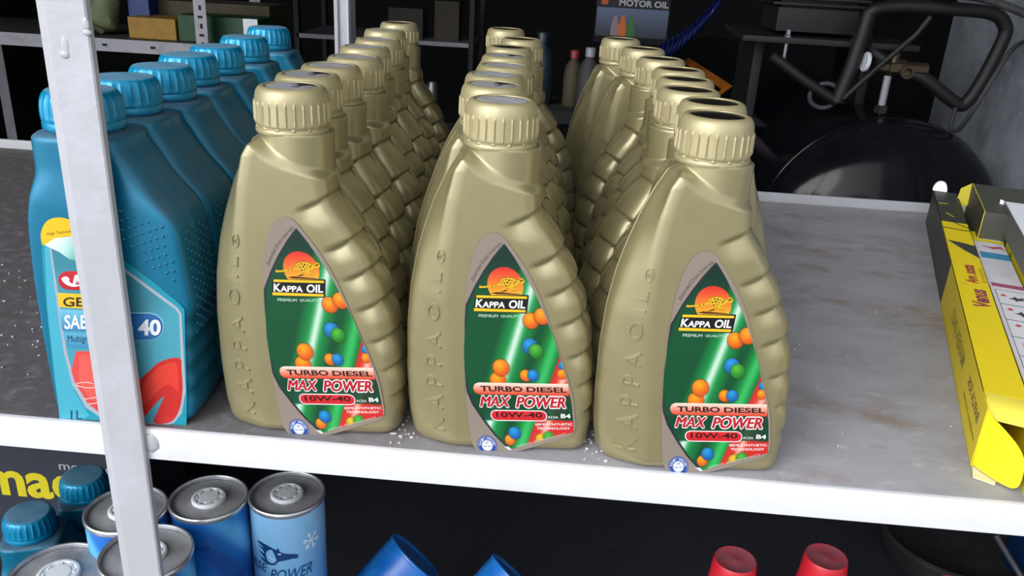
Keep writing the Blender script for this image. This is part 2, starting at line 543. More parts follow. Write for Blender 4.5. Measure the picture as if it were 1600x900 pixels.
# weld beads and paint runs
def blob(c, r, sq=(1, 1, 1)):
    bm = bmesh.new()
    bmesh.ops.create_icosphere(bm, subdivisions=3, radius=1.0)
    P = []
    for v in bm.verts:
        k = 1 + 0.08 * math.sin(7 * v.co.x + 3 * v.co.z) * math.cos(5 * v.co.y + c[0] * 90)
        P.append((c[0] + v.co.x * r * sq[0] * k, c[1] + v.co.y * r * sq[1] * k, c[2] + v.co.z * r * sq[2] * k))
    bm.verts.index_update()
    F = [tuple(v.index for v in f.verts) for f in bm.faces]
    bm.free()
    return P, F
for c, r, sq in (((-0.2945, -0.0002, -0.012), 0.0070, (1, 0.28, 1.2)),
                 ((-0.3285, 0.0, -0.023), 0.0038, (0.9, 0.4, 1.3)),
                 ((-0.3295, 0.001, -0.006), 0.0040, (1.1, 0.3, 1.6)),
                 ((-0.3135, -0.0056, 0.277), 0.0030, (0.8, 0.22, 1.8)),
                 ((-0.3145, -0.0056, 0.2715), 0.0032, (1, 0.35, 0.8)),
                 ((-0.2985, -0.0056, 0.2905), 0.0026, (0.9, 0.3, 1.5)),
                 ((-0.2982, -0.0056, 0.2855), 0.0029, (1, 0.4, 0.7))):
    P, F = blob(c, r, sq)
    rp('weld_bead', MB().add(P, F), MT['grey_paint'])

# loose chips on the board
ch = MB()
rng = random.Random(3)
def chip(x, y, s):
    a = rng.random() * 6.28
    P = []
    for k in range(4):
        an = a + k * PI / 2 + rng.uniform(-.4, .4)
        P.append((x + s * math.cos(an) * rng.uniform(.5, 1.3), y + s * math.sin(an) * rng.uniform(.3, 1), 0.0001))
    P += [(p[0] * 0.98 + x * 0.02, p[1] * 0.98 + y * 0.02, 0.0008 + rng.random() * 0.0008) for p in P]
    ch.add(P, [(4, 5, 6, 7), (0, 1, 5, 4), (1, 2, 6, 5), (2, 3, 7, 6), (3, 0, 4, 7)])
for i in range(110):
    chip(rng.uniform(-0.62, -0.39), rng.uniform(0.01, 0.30) ** 1.0, rng.uniform(0.0004, 0.0016))
for cx in (-0.104, 0.040):
    for i in range(26):
        chip(cx + rng.uniform(-0.012, 0.012), rng.uniform(0.008, 0.06), rng.uniform(0.0005, 0.0019))
for i in range(30):
    chip(rng.uniform(0.19, 0.36), rng.uniform(0.02, 0.6), rng.uniform(0.0003, 0.0009))
cho = build('paint_chips', ch, MT['chip'], None, False)
tag(cho, 'pale paint chips and grit scattered on the shelf board', 'debris', kind='stuff')

# ================================================================== GOLD BOTTLE
GH = 0.2532
gxl = smooth_tab([(0.0, -0.0555), (0.02, -0.0592), (0.05, -0.0610), (0.09, -0.0612), (0.12, -0.0590), (0.145, -0.0548), (0.165, -0.0495), (0.186, -0.0425), (0.203, -0.0350), (0.215, -0.0282), (0.222, -0.0240), (0.23, -0.0240)], 0, 0.23)
gxr = smooth_tab([(0.0, 0.0780), (0.03, 0.0790), (0.05, 0.0780), (0.066, 0.0760), (0.078, 0.0745), (0.096, 0.0715), (0.108, 0.0680), (0.119, 0.0655), (0.133, 0.0595), (0.141, 0.0565), (0.152, 0.0505), (0.165, 0.0425), (0.176, 0.0350), (0.184, 0.0315), (0.195, 0.0298), (0.23, 0.0280)], 0, 0.23, win=5)
glr = lambda z: interp(z, [(0.0, 0.070), (0.024, 0.065), (0.042, 0.0622), (0.0615, 0.0563), (0.086, 0.0461), (0.122, 0.0334), (0.142, 0.0223), (0.159, 0.0103), (0.167, 0.004), (0.18, -0.002), (0.2, -0.004)])
gridge = lambda z: interp(z, [(0.0, -0.0262), (0.02, -0.0275), (0.08, -0.0335), (0.119, -0.0365), (0.153, -0.0350), (0.19, -0.0310), (0.215, -0.0262), (0.23, -0.0240)])
swz = lambda x: np.interp(x, [-0.030, -0.0262, -0.0189, -0.0093, 0.0, 0.0131, 0.0229, 0.034], [0.232, 0.2262, 0.2185, 0.2105, 0.2055, 0.2018, 0.1988, 0.196])
GRV = [(0.0320, 0.1855, 0.50), (0.0495, 0.1580, 0.58), (0.0600, 0.1350, 0.50), (0.0680, 0.1110, 0.45), (0.0745, 0.0835, 0.33), (0.0775, 0.0590, 0.28), (0.0795, 0.0350, 0.18)]
HD = 0.0272

SURF = {}
def gold_body():
    M_ = 110
    zs = np.concatenate([[0.0, 0.0012, 0.003, 0.0052, 0.008], np.arange(0.0095, 0.192, 0.0013), np.arange(0.1925, 0.2236, 0.0007)])
    rings = []
    SURF['z'], SURF['P'] = [], []
    for z in zs:
        xl, xr, x0 = float(gxl(z)), float(gxr(z)), float(gridge(z))
        hd = HD
        # foot rounding
        k = 0.0
        if z < 0.008:
            u = 1 - z / 0.008
            k = 0.0065 * (1 - math.sqrt(max(0, 1 - u * u)))
        xl += k; xr -= k; hd -= k
        x0 = max(x0, xl + 0.004)
        ctrl = [(xl - 0.0007, 0.0), (xl, -0.0006), (xl + 0.0002, -0.005), (xl + 0.0028, -0.0125),
                ((xl * .45 + x0 * .55), -0.0125 * .45 - (hd) * .55), (x0 - 0.003, -hd + 0.0018), (x0 + 0.003, -hd), (x0 + 0.009, -hd),
                ((x0 + xr) * .5, -hd), (xr - 0.017, -hd), (xr - 0.009, -hd + 0.0008), (xr - 0.0035, -hd + 0.007), (xr - 0.0006, -0.010), (xr, -0.0008), (xr + 0.0007, 0.0)]
        body = bspline(ctrl, M_)
        # neck circle
        rn = 0.0250
        cx = 0.0030
        hw, mid = (xr - xl) / 2 + 0.0008, (xr + xl) / 2
        xs = cx + np.clip((body[:, 0] - mid) / hw, -1, 1) * rn
        circ2 = np.stack([xs, -np.sqrt(np.maximum(rn * rn - (xs - cx) ** 2, 0))], 1)
        m = sm(-0.0022, 0.0036, swz((body[:, 0] + xs) / 2) - z) * (1 - float(sm(0.2165, 0.2225, z)))       # 1 below the swoosh
        if z < 0.193:
            m = m * 0 + 1
        P = body * m[:, None] + circ2 * (1 - m[:, None])
        # shingled ribs on the right-hand side
        x_e = np.minimum(P[:, 0], xr - 0.004)
        gz = np.array([[g[1] + g[2] * (min(xe, g[0]) - g[0]) for g in GRV] for xe in x_e])
        disp = np.zeros(M_)
        for j in range(M_):
            col = gz[j]
            idx = np.searchsorted(-col, -z)       # grooves above z : idx of them
            w = float(sm(0.003, 0.013, P[j, 0] - glr(z)))
            if w <= 0 or idx == 0:
                # above first groove
                if idx == 0:
                    d_ = z - col[0]
                    disp[j] = -0.0018 * math.exp(-(d_ / 0.0016) ** 2) * w
                continue
            top = col[idx - 1]
            bot = col[idx] if idx < len(col) else top - 0.03
            t = (top - z) / max(top - bot, 1e-4)
            rise = math.sin(min(t / 0.55, 1.0) * PI / 2)
            fall = 1.0 if t < 0.86 else math.cos((t - 0.86) / 0.14 * PI / 2) ** 0.7 if t < 1 else 0.0
            if idx >= len(col):
                fall = 1.0 - float(sm(0.25, 1.0, t)) * 0.7
            disp[j] = (-0.0021 + 0.0029 * rise * fall) * w
        # outward normals
        T = np.gradient(P, axis=0)
        Nn = np.stack([T[:, 1], -T[:, 0]], 1)
        Nn /= (np.linalg.norm(Nn, axis=1)[:, None] + 1e-9)
        Nn[0] = (-1, 0); Nn[-1] = (1, 0)
        P = P + Nn * disp[:, None]
        P[0, 1] = 0; P[-1, 1] = 0
        SURF['z'].append(z); SURF['P'].append(P.copy())
        full = np.vstack([P, P[-2:0:-1] * np.array([1, -1])])
        rings.append([(x, y, z) for x, y in full])
    # neck top
    n = len(rings[0])
    for r, z in ((0.0252, 0.2245), (0.0235, 0.2252), (0.0235, 0.2280)):
        half = [(0.001 + r * math.cos(PI * (1 - t)), -r * math.sin(PI * (1 - t))) for t in np.linspace(0, 1, M_)]
        full = half + [(x, -y) for x, y in half[-2:0:-1]]
        rings.append([(x, y, z) for x, y in full])
    V = [p for r in rings for p in r]
    F = []
    for j in range(len(rings) - 1):
        for k in range(n):
            F.append((j * n + k, j * n + (k + 1) % n, (j + 1) * n + (k + 1) % n, (j + 1) * n + k))
    F.append(tuple(range(n - 1, -1, -1)))
    F.append(tuple((len(rings) - 1) * n + k for k in range(n)))
    return MB().add(V, F)

def ribbed(n_rib, width, height, z0, z1, soft=0.0015):
    def rf(a, r, z):
        if z < z0 or z > z1: return r
        t = (a / (2 * PI) * n_rib) % 1.0
        d = abs(t - 0.5) * 2.0
        k = max(0.0, 1 - ((1 - d) if False else d) / width)
        e = min(1.0, (z - z0) / soft, (z1 - z) / soft)
        return r + height * (min(1, k * 1.8)) * max(e, 0)
    return rf

def gold_cap():
    prof = [(0.0225, 0.2278), (0.0243, 0.2280), (0.0246, 0.2287), (0.0246, 0.2295), (0.0246, 0.231), (0.0245, 0.2335), (0.0245, 0.236), (0.0244, 0.239), (0.0244, 0.2412),
            (0.0244, 0.2430), (0.0244, 0.2446), (0.0243, 0.2458), (0.0241, 0.2472), (0.0237, 0.2490), (0.0230, 0.2507), (0.0221, 0.2520), (0.0210, 0.2528), (0.0199, 0.2532), (0.0188, 0.2533),
            (0.0181, 0.2530), (0.0178, 0.2525), (0.0177, 0.2512)]
    return MB().lathe(prof, n=216, rf=ribbed(27, 0.22, 0.0010, 0.2290, 0.2447))

def gold_ring():
    prof = [(0.0232, 0.2228), (0.0243, 0.2230), (0.0247, 0.2238), (0.0247, 0.2255), (0.0243, 0.2262), (0.0243, 0.2268), (0.0236, 0.2272), (0.0234, 0.2280)]
    def rf(a, r, z):
        if z > 0.2265:
            return r + (0.0010 if (a / (2 * PI) * 14) % 1 < 0.13 else 0)
        return r
    return MB().lathe(prof, n=168, rf=rf)

def gold_disc():
    return MB().lathe([(0.0172, 0.2505), (0.0175, 0.2522), (0.0172, 0.2525), (0.012, 0.2525), (0.006, 0.2524), (0.001, 0.2524)], n=64)

# ---- label print.  Print-sheet coordinates (u right, v down) map to the bottle's front face
HG = np.array([[0.00037111137218566936, 5.533312186179915e-05, -0.4335284571267157], [1.621216143735919e-05, -0.0004360917480658125, 0.30388687677638004], [-8.740904713673492e-06, -0.00026995666720057795, 1.0]])
HB = np.array([[0.0004036964274778566, -6.061956378894856e-05, -0.026494264161305278], [2.6498095221443983e-05, -0.00046432091216134515, 0.30074779559927467], [1.679297929677992e-05, -0.00027424571250278946, 1.0]])
def warp(H, uv):
    uv = np.atleast_2d(np.asarray(uv, float))
    q = np.hstack([uv, np.ones((len(uv), 1))]) @ H.T
    return q[:, :2] / q[:, 2:3]

class Sheet:
    """stack of printed shapes on a flat label"""
    def __init__(s, H, y0):
        s.H, s.y0, s.mb = H, y0, MB()
    def put(s, uv, faces, col, lay):
        xz = warp(s.H, uv)
        col = np.asarray(col, float) * 0.88
        y = s.y0 - 0.00004 * lay
        s.mb.add([(a, y, b) for a, b in xz], faces, col)
    def poly(s, uv, col, lay):
        s.put(uv, [tuple(range(len(uv)))], col, lay)
    def text(s, body, box, col, lay, bold=0.0, shear=0.0, ref=None):
        V, F = text2d(body, box[0], box[1], box[2], box[3], bold, shear, ref_bold=ref)
        s.put(V, F, col, lay)
    def rtext(s, body, p0, p1, h, col, lay, bold=0.0, bend=0.0):
        V, F = text2d(body, 0, 0, 1, 1, bold)
        p0, p1 = np.array(p0, float), np.array(p1, float)
        d = p1 - p0
        L = np.linalg.norm(d); d = d / L
        nrm = np.array([d[1], -d[0]])
        t = V[:, 0]
        off = (1 - V[:, 1]) * h + bend * 4 * t * (1 - t)
        uv = p0 + np.outer(t * L, d) + np.outer(off, nrm)
        s.put(uv, F, col, lay)
    def disc(s, c, r, col, lay, n=28):
        s.poly([(c[0] + r * math.cos(2 * PI * k / n), c[1] + r * math.sin(2 * PI * k / n)) for k in range(n)], col, lay)
    def pill(s, x0, y0, x1, y1, cols, lay, slope=0.0, flat_right=False):
        """rounded bar with vertical print gradient cols=(top,bottom)"""
        r = (y1 - y0) / 2
        rows = 12
        V, C, F = [], [], []
        for j in range(rows + 1):
            t = j / rows
            y = y0 + (y1 - y0) * t
            dx = r - math.sqrt(max(0, r * r - (y - (y0 + r)) ** 2))
            xa, xb = x0 + dx, (x1 if flat_right else x1 - dx)
            V += [(xa, y + slope * (xa - x0)), (xb, y + slope * (xb - x0))]
            c = np.array(cols[0]) * (1 - t) + np.array(cols[1]) * t
            C += [c, c]
        for j in range(rows):
            F.append((2 * j, 2 * j + 1, 2 * j + 3, 2 * j + 2))
        s.put(V, F, np.array(C), lay)

def gold_label_sheet():
    S = Sheet(HG, -0.0278)
    outer = [(1104, 394), (1094, 397), (1086, 402), (1078, 412), (1070, 426), (1064, 441), (1058, 460), (1053, 480), (1049, 500), (1044, 536), (1042, 556), (1038, 582), (1036.5, 610), (1035.5, 638), (1034.5, 665), (1034.5, 693), (1035.5, 715.5), (1038, 728), (1042, 735.5), (1048, 740.5), (1054.5, 742.7), (1070, 743), (1082, 742), (1096.7, 740), (1118, 735.5), (1141, 729), (1165, 722.5), (1185.5, 716.7), (1194, 713.5), (1200, 709), (1203.5, 702), (1204.5, 693), (1204.7, 660), (1203, 642), (1199, 622), (1193, 596), (1187, 573), (1180, 541), (1170, 500), (1162, 477), (1152, 454), (1141, 434), (1130, 416), (1124, 406), (1118, 399), (1111, 395)]
    S.poly(outer, (146, 133, 122), 1)
    # thin pale keyline is the label's own edge
    # --- inner art as a colour grid
    Lb = [(412, 1119), (420, 1111), (432, 1100), (456, 1081), (478, 1066), (508, 1048.5), (536, 1044.2), (556, 1042.2), (582, 1038.4), (610, 1036.8), (638, 1036), (645, 1037), (664, 1043), (691, 1059), (713, 1074), (735.5, 1094.5)]
    Rb = [(412, 1120.5), (434, 1134), (464, 1149), (498, 1164), (528, 1174), (556, 1183), (590, 1190), (615.5, 1195.5), (640, 1199), (660, 1201.5), (693, 1201.5), (704, 1200.5)]
    v_bot = lambda u: 735.5 - (u - 1094.5) * 0.262
    NR, NC = 300, 170
    V, C, F = [], [], []
    vv = np.linspace(412, 735.5, NR)
    Lf = np.interp(vv, [a for a, b in Lb], [b for a, b in Lb])
    Rf = np.interp(vv, [a for a, b in Rb], [b for a, b in Rb])
    # below v=704 the right boundary follows the sloping bottom edge
    Rf = np.where(vv > v_bot(1200), 1094.5 + (735.5 - vv) / 0.262, Rf)
    Rf = np.maximum(Rf, Lf + 0.3)
    U = Lf[:, None] + (Rf - Lf)[:, None] * np.linspace(0, 1, NC)[None, :]
    W = np.repeat(vv[:, None], NC, 1)
    def mix(a, b, t):
        return a * (1 - t[..., None]) + np.array(b, float) * t[..., None]
    Cc = np.zeros(U.shape + (3,)) + np.array((4, 78, 42), float)
    Cc = mix(Cc, (6, 44, 34), 1 - sm(412, 500, W))
    # stipple on the left field
    st = np.sin(U * 1.9 + W * 0.8) * np.sin(W * 1.7 - U * 0.9)
    Cc = Cc + (st * 7)[..., None] * sm(500, 530, W)[..., None]
    # tubes: signed distance across the tube direction
    def tube_(p, q, half, centre, edge, off=0.0, pw=1.0, hi=(235, 245, 235), hw=0.25, hs=1.0):
        nonlocal Cc
        p, q = np.array(p, float), np.array(q, float)
        d = (q - p) / np.linalg.norm(q - p)
        n_ = np.array([-d[1], d[0]])
        s_ = ((U - p[0]) * n_[0] + (W - p[1]) * n_[1]) / half
        inside = 1 - sm(0.94, 1.02, np.abs(s_))
        Cc = mix(Cc, edge, inside)
        Cc = mix(Cc, centre, inside * np.clip(1 - np.abs(s_), 0, 1) ** 0.8)
        Cc = mix(Cc, hi, inside * np.exp(-((s_ - off) / hw) ** 2) * hs)
    tube_((1162, 468), (1108, 598), 27, (26, 160, 74), (4, 84, 40), off=0.0, hw=0.24, hs=0.85)
    tube_((1186, 560), (1126, 700), 21, (20, 150, 62), (3, 74, 34), off=-0.05, hi=(60, 190, 100), hw=0.35, hs=0.8)
    tube_((1207, 598), (1139, 742), 20, (226, 60, 40), (196, 40, 34), off=0.1, hi=(250, 214, 196), hw=0.28, hs=0.8)
    # bottom right corner turns red
    Cc = mix(Cc, (206, 40, 36), sm(0, 1, (U - (1139 + (712 - W) * 0.48)) / 3) * sm(689, 691, W) * (1 - np.exp(-(((U - (1160 + (700 - W) * 0.5)) / 9) ** 2))))
    # dark band under the lettering
    Cc = mix(Cc, (6, 62, 38), (sm(646, 650, W) * (1 - sm(688, 690, W))) * 0.85)
    # dark slate keyline down the left edge
    e = U - Lf[:, None]
    Cc = mix(Cc, (34, 44, 52), (1 - sm(3.0, 5.0, e)) * (1 - sm(505, 560, W) * (1 - sm(600, 650, W))))
    # balls
    def ball(c, r, a, b):
        nonlocal Cc
        d2 = ((U - c[0]) ** 2 + (W - c[1]) ** 2) / (r * r)
        ins = 1 - sm(0.88, 1.06, np.sqrt(d2))
        shp = np.sqrt(((U - c[0] + r * .15) ** 2 + (W - c[1] + r * .35) ** 2)) / (r * 1.3)
        Cc = mix(Cc, (60, 40, 10), (1 - sm(0.98, 1.16, np.sqrt(d2))) * 0.5)
        colr = np.array(a, float)[None, None] * (1 - np.clip(shp, 0, 1))[..., None] + np.array(b, float)[None, None] * np.clip(shp, 0, 1)[..., None]
        Cc = Cc * (1 - ins[..., None]) + colr * ins[..., None]
    ORA, ORB = (255, 176, 30), (214, 76, 16)
    BLA, BLB = (40, 160, 220), (10, 84, 160)
    GRA, GRB = (90, 190, 60), (16, 110, 30)
    ball((1194, 604), 8, BLA, BLB); ball((1191, 617), 8, ORA, ORB)
    ball((1150, 533), 13, ORA, ORB); ball((1169, 526), 13.5, ORA, ORB)
    ball((1144.5, 573), 13, BLA, BLB); ball((1153.5, 581), 12, GRA, GRB)
    ball((1088, 626), 13, ORA, ORB); ball((1095, 606.5), 13.5, ORA, ORB)
    ball((1133, 619), 9.5, ORA, ORB); ball((1145, 619), 9.5, BLA, BLB)
    ball((1098, 720), 8.5, ORA, ORB); ball((1106.5, 709), 10, BLA, BLB)
    ball((1148, 719), 9.5, (235, 200, 50), (190, 130, 20)); ball((1160, 716), 9.5, GRA, GRB)
    # sun behind the running cat
    d = np.sqrt((U - 1115) ** 2 + (W - 477) ** 2)
    tt = np.clip((W - 450) / 46, 0, 1)
    sunc = np.array((222, 50, 40), float) * (1 - tt[..., None]) + np.array((250, 190, 40), float) * tt[..., None]
    ins = (1 - sm(28, 29.2, d))[..., None]
    Cc = Cc * (1 - ins) + sunc * ins
    # white corner tick
    Cc = np.clip(Cc, 0, 255)
    for i in range(NR):
        for j in range(NC):
            V.append((U[i, j], W[i, j]))
    for i in range(NR - 1):
        for j in range(NC - 1):
            a = i * NC + j
            F.append((a, a + 1, a + NC + 1, a + NC))
    S.put(V, F, Cc.reshape(-1, 3), 2)
    # --- running cat
    z3 = lambda pts: [(1040 + x / 5.0, 380 + y / 5.0) for x, y in pts]
    cat = [(165, 505), (172, 488), (192, 492), (250, 487), (300, 478), (332, 464), (340, 442), (372, 428), (410, 424), (446, 432), (474, 446), (490, 444), (508, 430), (528, 436), (530, 462), (510, 474), (486, 470), (470, 486), (440, 498), (436, 512), (470, 520), (428, 526), (408, 512), (384, 506), (352, 530), (330, 532), (368, 500), (350, 486), (300, 494), (240, 502), (196, 506)]
    S.poly(curved_poly(z3([(x + (x - 380) * 0.02, y + (y - 470) * 0.06) for x, y in cat]), 3), (40, 28, 8), 3)
    S.poly(curved_poly(z3(cat), 3), (226, 178, 30), 4)
    for x, y in ((360, 448), (385, 440), (410, 445), (432, 450), (395, 462), (370, 468), (420, 470), (345, 462), (448, 468), (300, 484), (270, 489), (500, 452), (515, 446), (405, 485), (380, 490), (460, 455)):
        S.disc((1040 + x / 5.0, 380 + y / 5.0), 1.0 + (x % 3) * 0.25, (60, 40, 10), 5, 8)
    S.poly(z3([(250, 548), (300, 538), (470, 552), (500, 560), (300, 556)]), (70, 40, 10), 4)
    S.poly(z3([(340, 532), (390, 520), (384, 530), (350, 538)]), (50, 30, 8), 5)
    # --- name plate
    S.poly(z3([(128, 562), (548, 562), (555, 568), (526, 700), (515, 708), (104, 692), (100, 684)]), (16, 20, 16), 3)
    S.poly(z3([(138, 563), (540, 573), (536, 592), (132, 583)]), (244, 196, 34), 4)
    S.poly(z3([(108, 664), (518, 680), (512, 699), (104, 688)]), (244, 196, 34), 4)
    V_, F_ = text2d('K', 0, 0, 1, 1, 0.02)
    def tp(body, x0, y0, x1, y1, bold, shear, col, lay, sl):
        V2, F2 = text2d(body, x0, y0, x1, y1, bold, shear)
        V2[:, 1] += (V2[:, 0] - x0) * sl
        S.put([(1040 + a / 5.0, 380 + b / 5.0) for a, b in V2], F2, col, lay)
    tp('K', 122, 596, 172, 655, 0.03, 0.22, (246, 246, 246), 5, 0.03)
    tp('APPA', 176, 614, 350, 658, 0.03, 0.22, (246, 246, 246), 5, 0.02)
    tp('OIL', 384, 604, 512, 664, 0.03, 0.22, (246, 246, 246), 5, 0.02)
    tp('PREMIUM', 136, 712, 288, 734, 0.012, 0.2, (190, 220, 200), 4, 0.03)
    tp('QUALITY', 312, 717, 462, 739, 0.012, 0.2, (190, 220, 200), 4, 0.03)
    S.rtext('Extended Drain Intervals', (1065, 471), (1117, 412), 5.6, (70, 64, 60), 3, 0.0, bend=4.5)
    # --- product panel
    S.pill(1048, 629.5, 1199, 648, ((250, 232, 214), (222, 66, 40)), 4, 0.018, flat_right=True)
    def tq(body, x0, y0, x1, y1, bold, shear, col, lay, sl=0.02):
        V2, F2 = text2d(body, x0, y0, x1, y1, bold, shear)
        V2[:, 1] += (V2[:, 0] - x0) * sl
        S.put([(1030 + a / 4.5, 560 + b / 4.5) for a, b in V2], F2, col, lay)
    tq('TURBO', 132, 338, 428, 374, 0.03, 0.0, (46, 20, 20), 5)
    tq('DIESEL', 462, 346, 745, 380, 0.03, 0.0, (46, 20, 20), 5)
    for k in range(9):
        a_, r_ = k * PI / 4, 8.5
        dx, dy = (r_ * math.cos(a_), r_ * math.sin(a_)) if k < 8 else (0, 0)
        tq('MAX', 118 + dx, 408 + dy, 318 + dx, 482 + dy, 0.0, 0.28, (240, 240, 240), 5 + k * 0.12)
        tq('POWER', 376 + dx, 414 + dy, 722 + dx, 488 + dy, 0.02, 0.28, (240, 240, 240), 5 + k * 0.12, 0.012)
    for k in range(5):
        tq('MAX', 114 + 2 * k, 408, 314 + 2 * k, 482, 0.0, 0.28, (190, 26, 38), 7 + .1 * k)
    for k in range(3):
        tq('POWER', 374 + 2 * k, 414, 720 + 2 * k, 488, 0.02, 0.28, (190, 26, 38), 7 + .1 * k, 0.012)
    S.pill(1071, 672.5, 1160.5, 689.5, ((245, 245, 245), (245, 245, 245)), 5, 0.015)
    S.pill(1072.4, 673.8, 1159.1, 688.2, ((226, 44, 48), (206, 30, 38)), 6, 0.015)
    tq('10W-40', 226, 522, 552, 558, 0.025, 0.0, (60, 14, 18), 7, 0.012)
    tq('ACEA', 592, 550, 666, 566, 0.012, 0.0, (225, 230, 225), 5)
    tq('B4', 686, 536, 752, 564, 0.03, 0.1, (240, 244, 240), 5)
    tq('SEMI-SYNTHETIC', 496, 602, 762, 618, 0.018, 0.0, (245, 236, 232), 4, 0.0)
    tq('TECHNOLOGY', 506, 630, 742, 646, 0.018, 0.0, (245, 236, 232), 4, 0.0)
    S.rtext('KAPPAOIL BEST PERFORMANCE', (1108, 731.5), (1188, 711.5), 3.0, (206, 200, 190), 4)
    S.poly([(1087, 730), (1095, 730.5), (1099.5, 735.5), (1094.5, 736)], (210, 214, 214), 3)
    # --- round seal
    S.disc((1060.8, 728.5), 15.6, (34, 66, 150), 3, 40)
    S.disc((1060.8, 728.5), 14.2, (210, 222, 240), 4, 40)
    S.disc((1060.8, 728.5), 13.8, (34, 66, 150), 5, 40)
    S.disc((1060.8, 728.5), 8.6, (232, 238, 246), 6, 32)
    S.disc((1060.8, 728.5), 8.0, (120, 150, 205), 7, 32)
    S.disc((1060.8, 728.5), 7.5, (232, 238, 246), 8, 32)
    for k, chs in enumerate('QUALITY APPROVED'):
        if chs == ' ': continue
        an = PI + PI * (k + 0.5) / 16
        V2, F2 = text2d(chs, -1.1, -1.5, 1.1, 1.5, 0.01)
        ca, sa = math.cos(an + PI / 2), math.sin(an + PI / 2)
        S.put([(1060.8 + 11.3 * math.cos(an) + a * ca - b * sa, 728.5 + 11.3 * math.sin(an) + a * sa + b * ca) for a, b in V2], F2, (225, 232, 245), 6)
    S.text('API', (1058, 722.6, 1063.6, 725.6), (40, 70, 150), 9, 0.01)
    S.text('SAE 10W', (1054.6, 728, 1067, 731), (40, 70, 150), 9, 0.01)
    return S.mb

def gold_lettering():
    """raised letters running up the left-hand bevel"""
    word = [('K', 0.0180), ('A', 0.0365), ('P', 0.0535), ('P', 0.0700), ('A', 0.0865), ('O', 0.1085), ('I', 0.1235), ('L', 0.1345)]
    mb = MB()
    def place(V, F, zc, thick):
        # V in metres: a runs up the bottle, b runs from the seam edge to the ridge
        top, bot = [], []
        for a, b in V:
            z = zc + a
            k = 0.55 + b / 0.024
            j = int(np.clip(np.searchsorted(SURF['z'], z), 1, len(SURF['z']) - 1))
            zz0, zz1 = SURF['z'][j - 1], SURF['z'][j]
            P = SURF['P'][j - 1] + (SURF['P'][j] - SURF['P'][j - 1]) * ((z - zz0) / (zz1 - zz0))
            f = (10.6 + (k + 0.06 + 0.34 * z / 0.15) * 7.6) * 109 / 51
            i = int(np.clip(f, 0, 108)); u = f - i
            x, y = P[i] * (1 - u) + P[i + 1] * u
            d_ = P[i + 1] - P[i]
            n = Vector((d_[1], -d_[0], 0)).normalized()
            top.append((x + n.x * thick, y + n.y * thick, z))
            bot.append((x - n.x * 0.0008, y - n.y * 0.0008, z))
        N_ = len(V)
        cnt = {}
        for f in F:
            for i in range(len(f)):
                e = (f[i], f[(i + 1) % len(f)])
                cnt[e] = 1
        Fa = [tuple(f) for f in F]
        for (i, j) in list(cnt):
            if (j, i) not in cnt:
                Fa.append((i, i + N_, j + N_, j))
        mb.add(top + bot, Fa)
    cap_h = 0.0142
    for c, zc in word:
        V, F = text_poly(c, 0.0, 3)
        V = V - (V.min(0) + V.max(0)) / 2
        h = (V[:, 1].max() - V[:, 1].min())
        s = cap_h / h
        # rotate 90 deg: text x -> up the bottle, text y -> towards the seam, slight italic
        W = np.stack([V[:, 0] * s * 0.92 - V[:, 1] * s * 0.12, -V[:, 1] * s], 1)
        place(W, F, zc, 0.0009)
    # ring of the mark
    n = 28
    Vr = [(0.0052 * math.cos(2 * PI * k / n), 0.0052 * math.sin(2 * PI * k / n)) for k in range(n)] + [(0.0042 * math.cos(2 * PI * k / n), 0.0042 * math.sin(2 * PI * k / n)) for k in range(n)]
    Fr = [(k, (k + 1) % n, n + (k + 1) % n, n + k) for k in range(n)]
    place(np.array(Vr) + np.array([0.0, 0.0035]), Fr, 0.1505, 0.0009)
    V, F = text_poly('R', -0.01, 2)
    V = (V - (V.min(0) + V.max(0)) / 2) * 0.0075
    place(np.stack([V[:, 0], -V[:, 1]], 1) + np.array([0.0, 0.0035]), F, 0.1505, 0.0008)
    return mb

me_body = gold_body().mesh('bottle_body', MT['gold'], True, 60)
me_cap = gold_cap().mesh('cap', MT['gold_cap'], True, 50)
me_ring = gold_ring().mesh('tamper_ring', MT['gold_cap'], True, 50)
me_disc = {k: gold_disc().mesh('cap_disc', MT[k], True, 50) for k in ('black_disc', 'dusty_disc', 'patchy_disc')}
me_label = gold_label_sheet().mesh('label', MT['label'], False)
me_letter = gold_lettering().mesh('raised_lettering', MT['gold'], False)

def gold_bottle(loc, rz, label, group, disc, flip=False):
    t = thing('oil_bottle', label, 'bottle', loc, rz + (PI if flip else 0), group)
    body = link('bottle_body', me_body, t)
    cap_o = link('cap', me_cap, t)
    link('tamper_ring', me_ring, t)
    d = link('cap_disc', me_disc[disc], cap_o)
    d['label'] = {'black_disc': 'glossy black cap disc', 'dusty_disc': 'dust-grey cap disc', 'patchy_disc': 'grey cap disc with a black patch'}[disc]
    d.rotation_euler = (0, 0, random.random() * 0)
    l = link('label', me_label, t)
    l['label'] = 'green and taupe printed front label'
    link('raised_lettering', me_letter, body)
    t.scale = (1, 1, 1.0055)
    return t

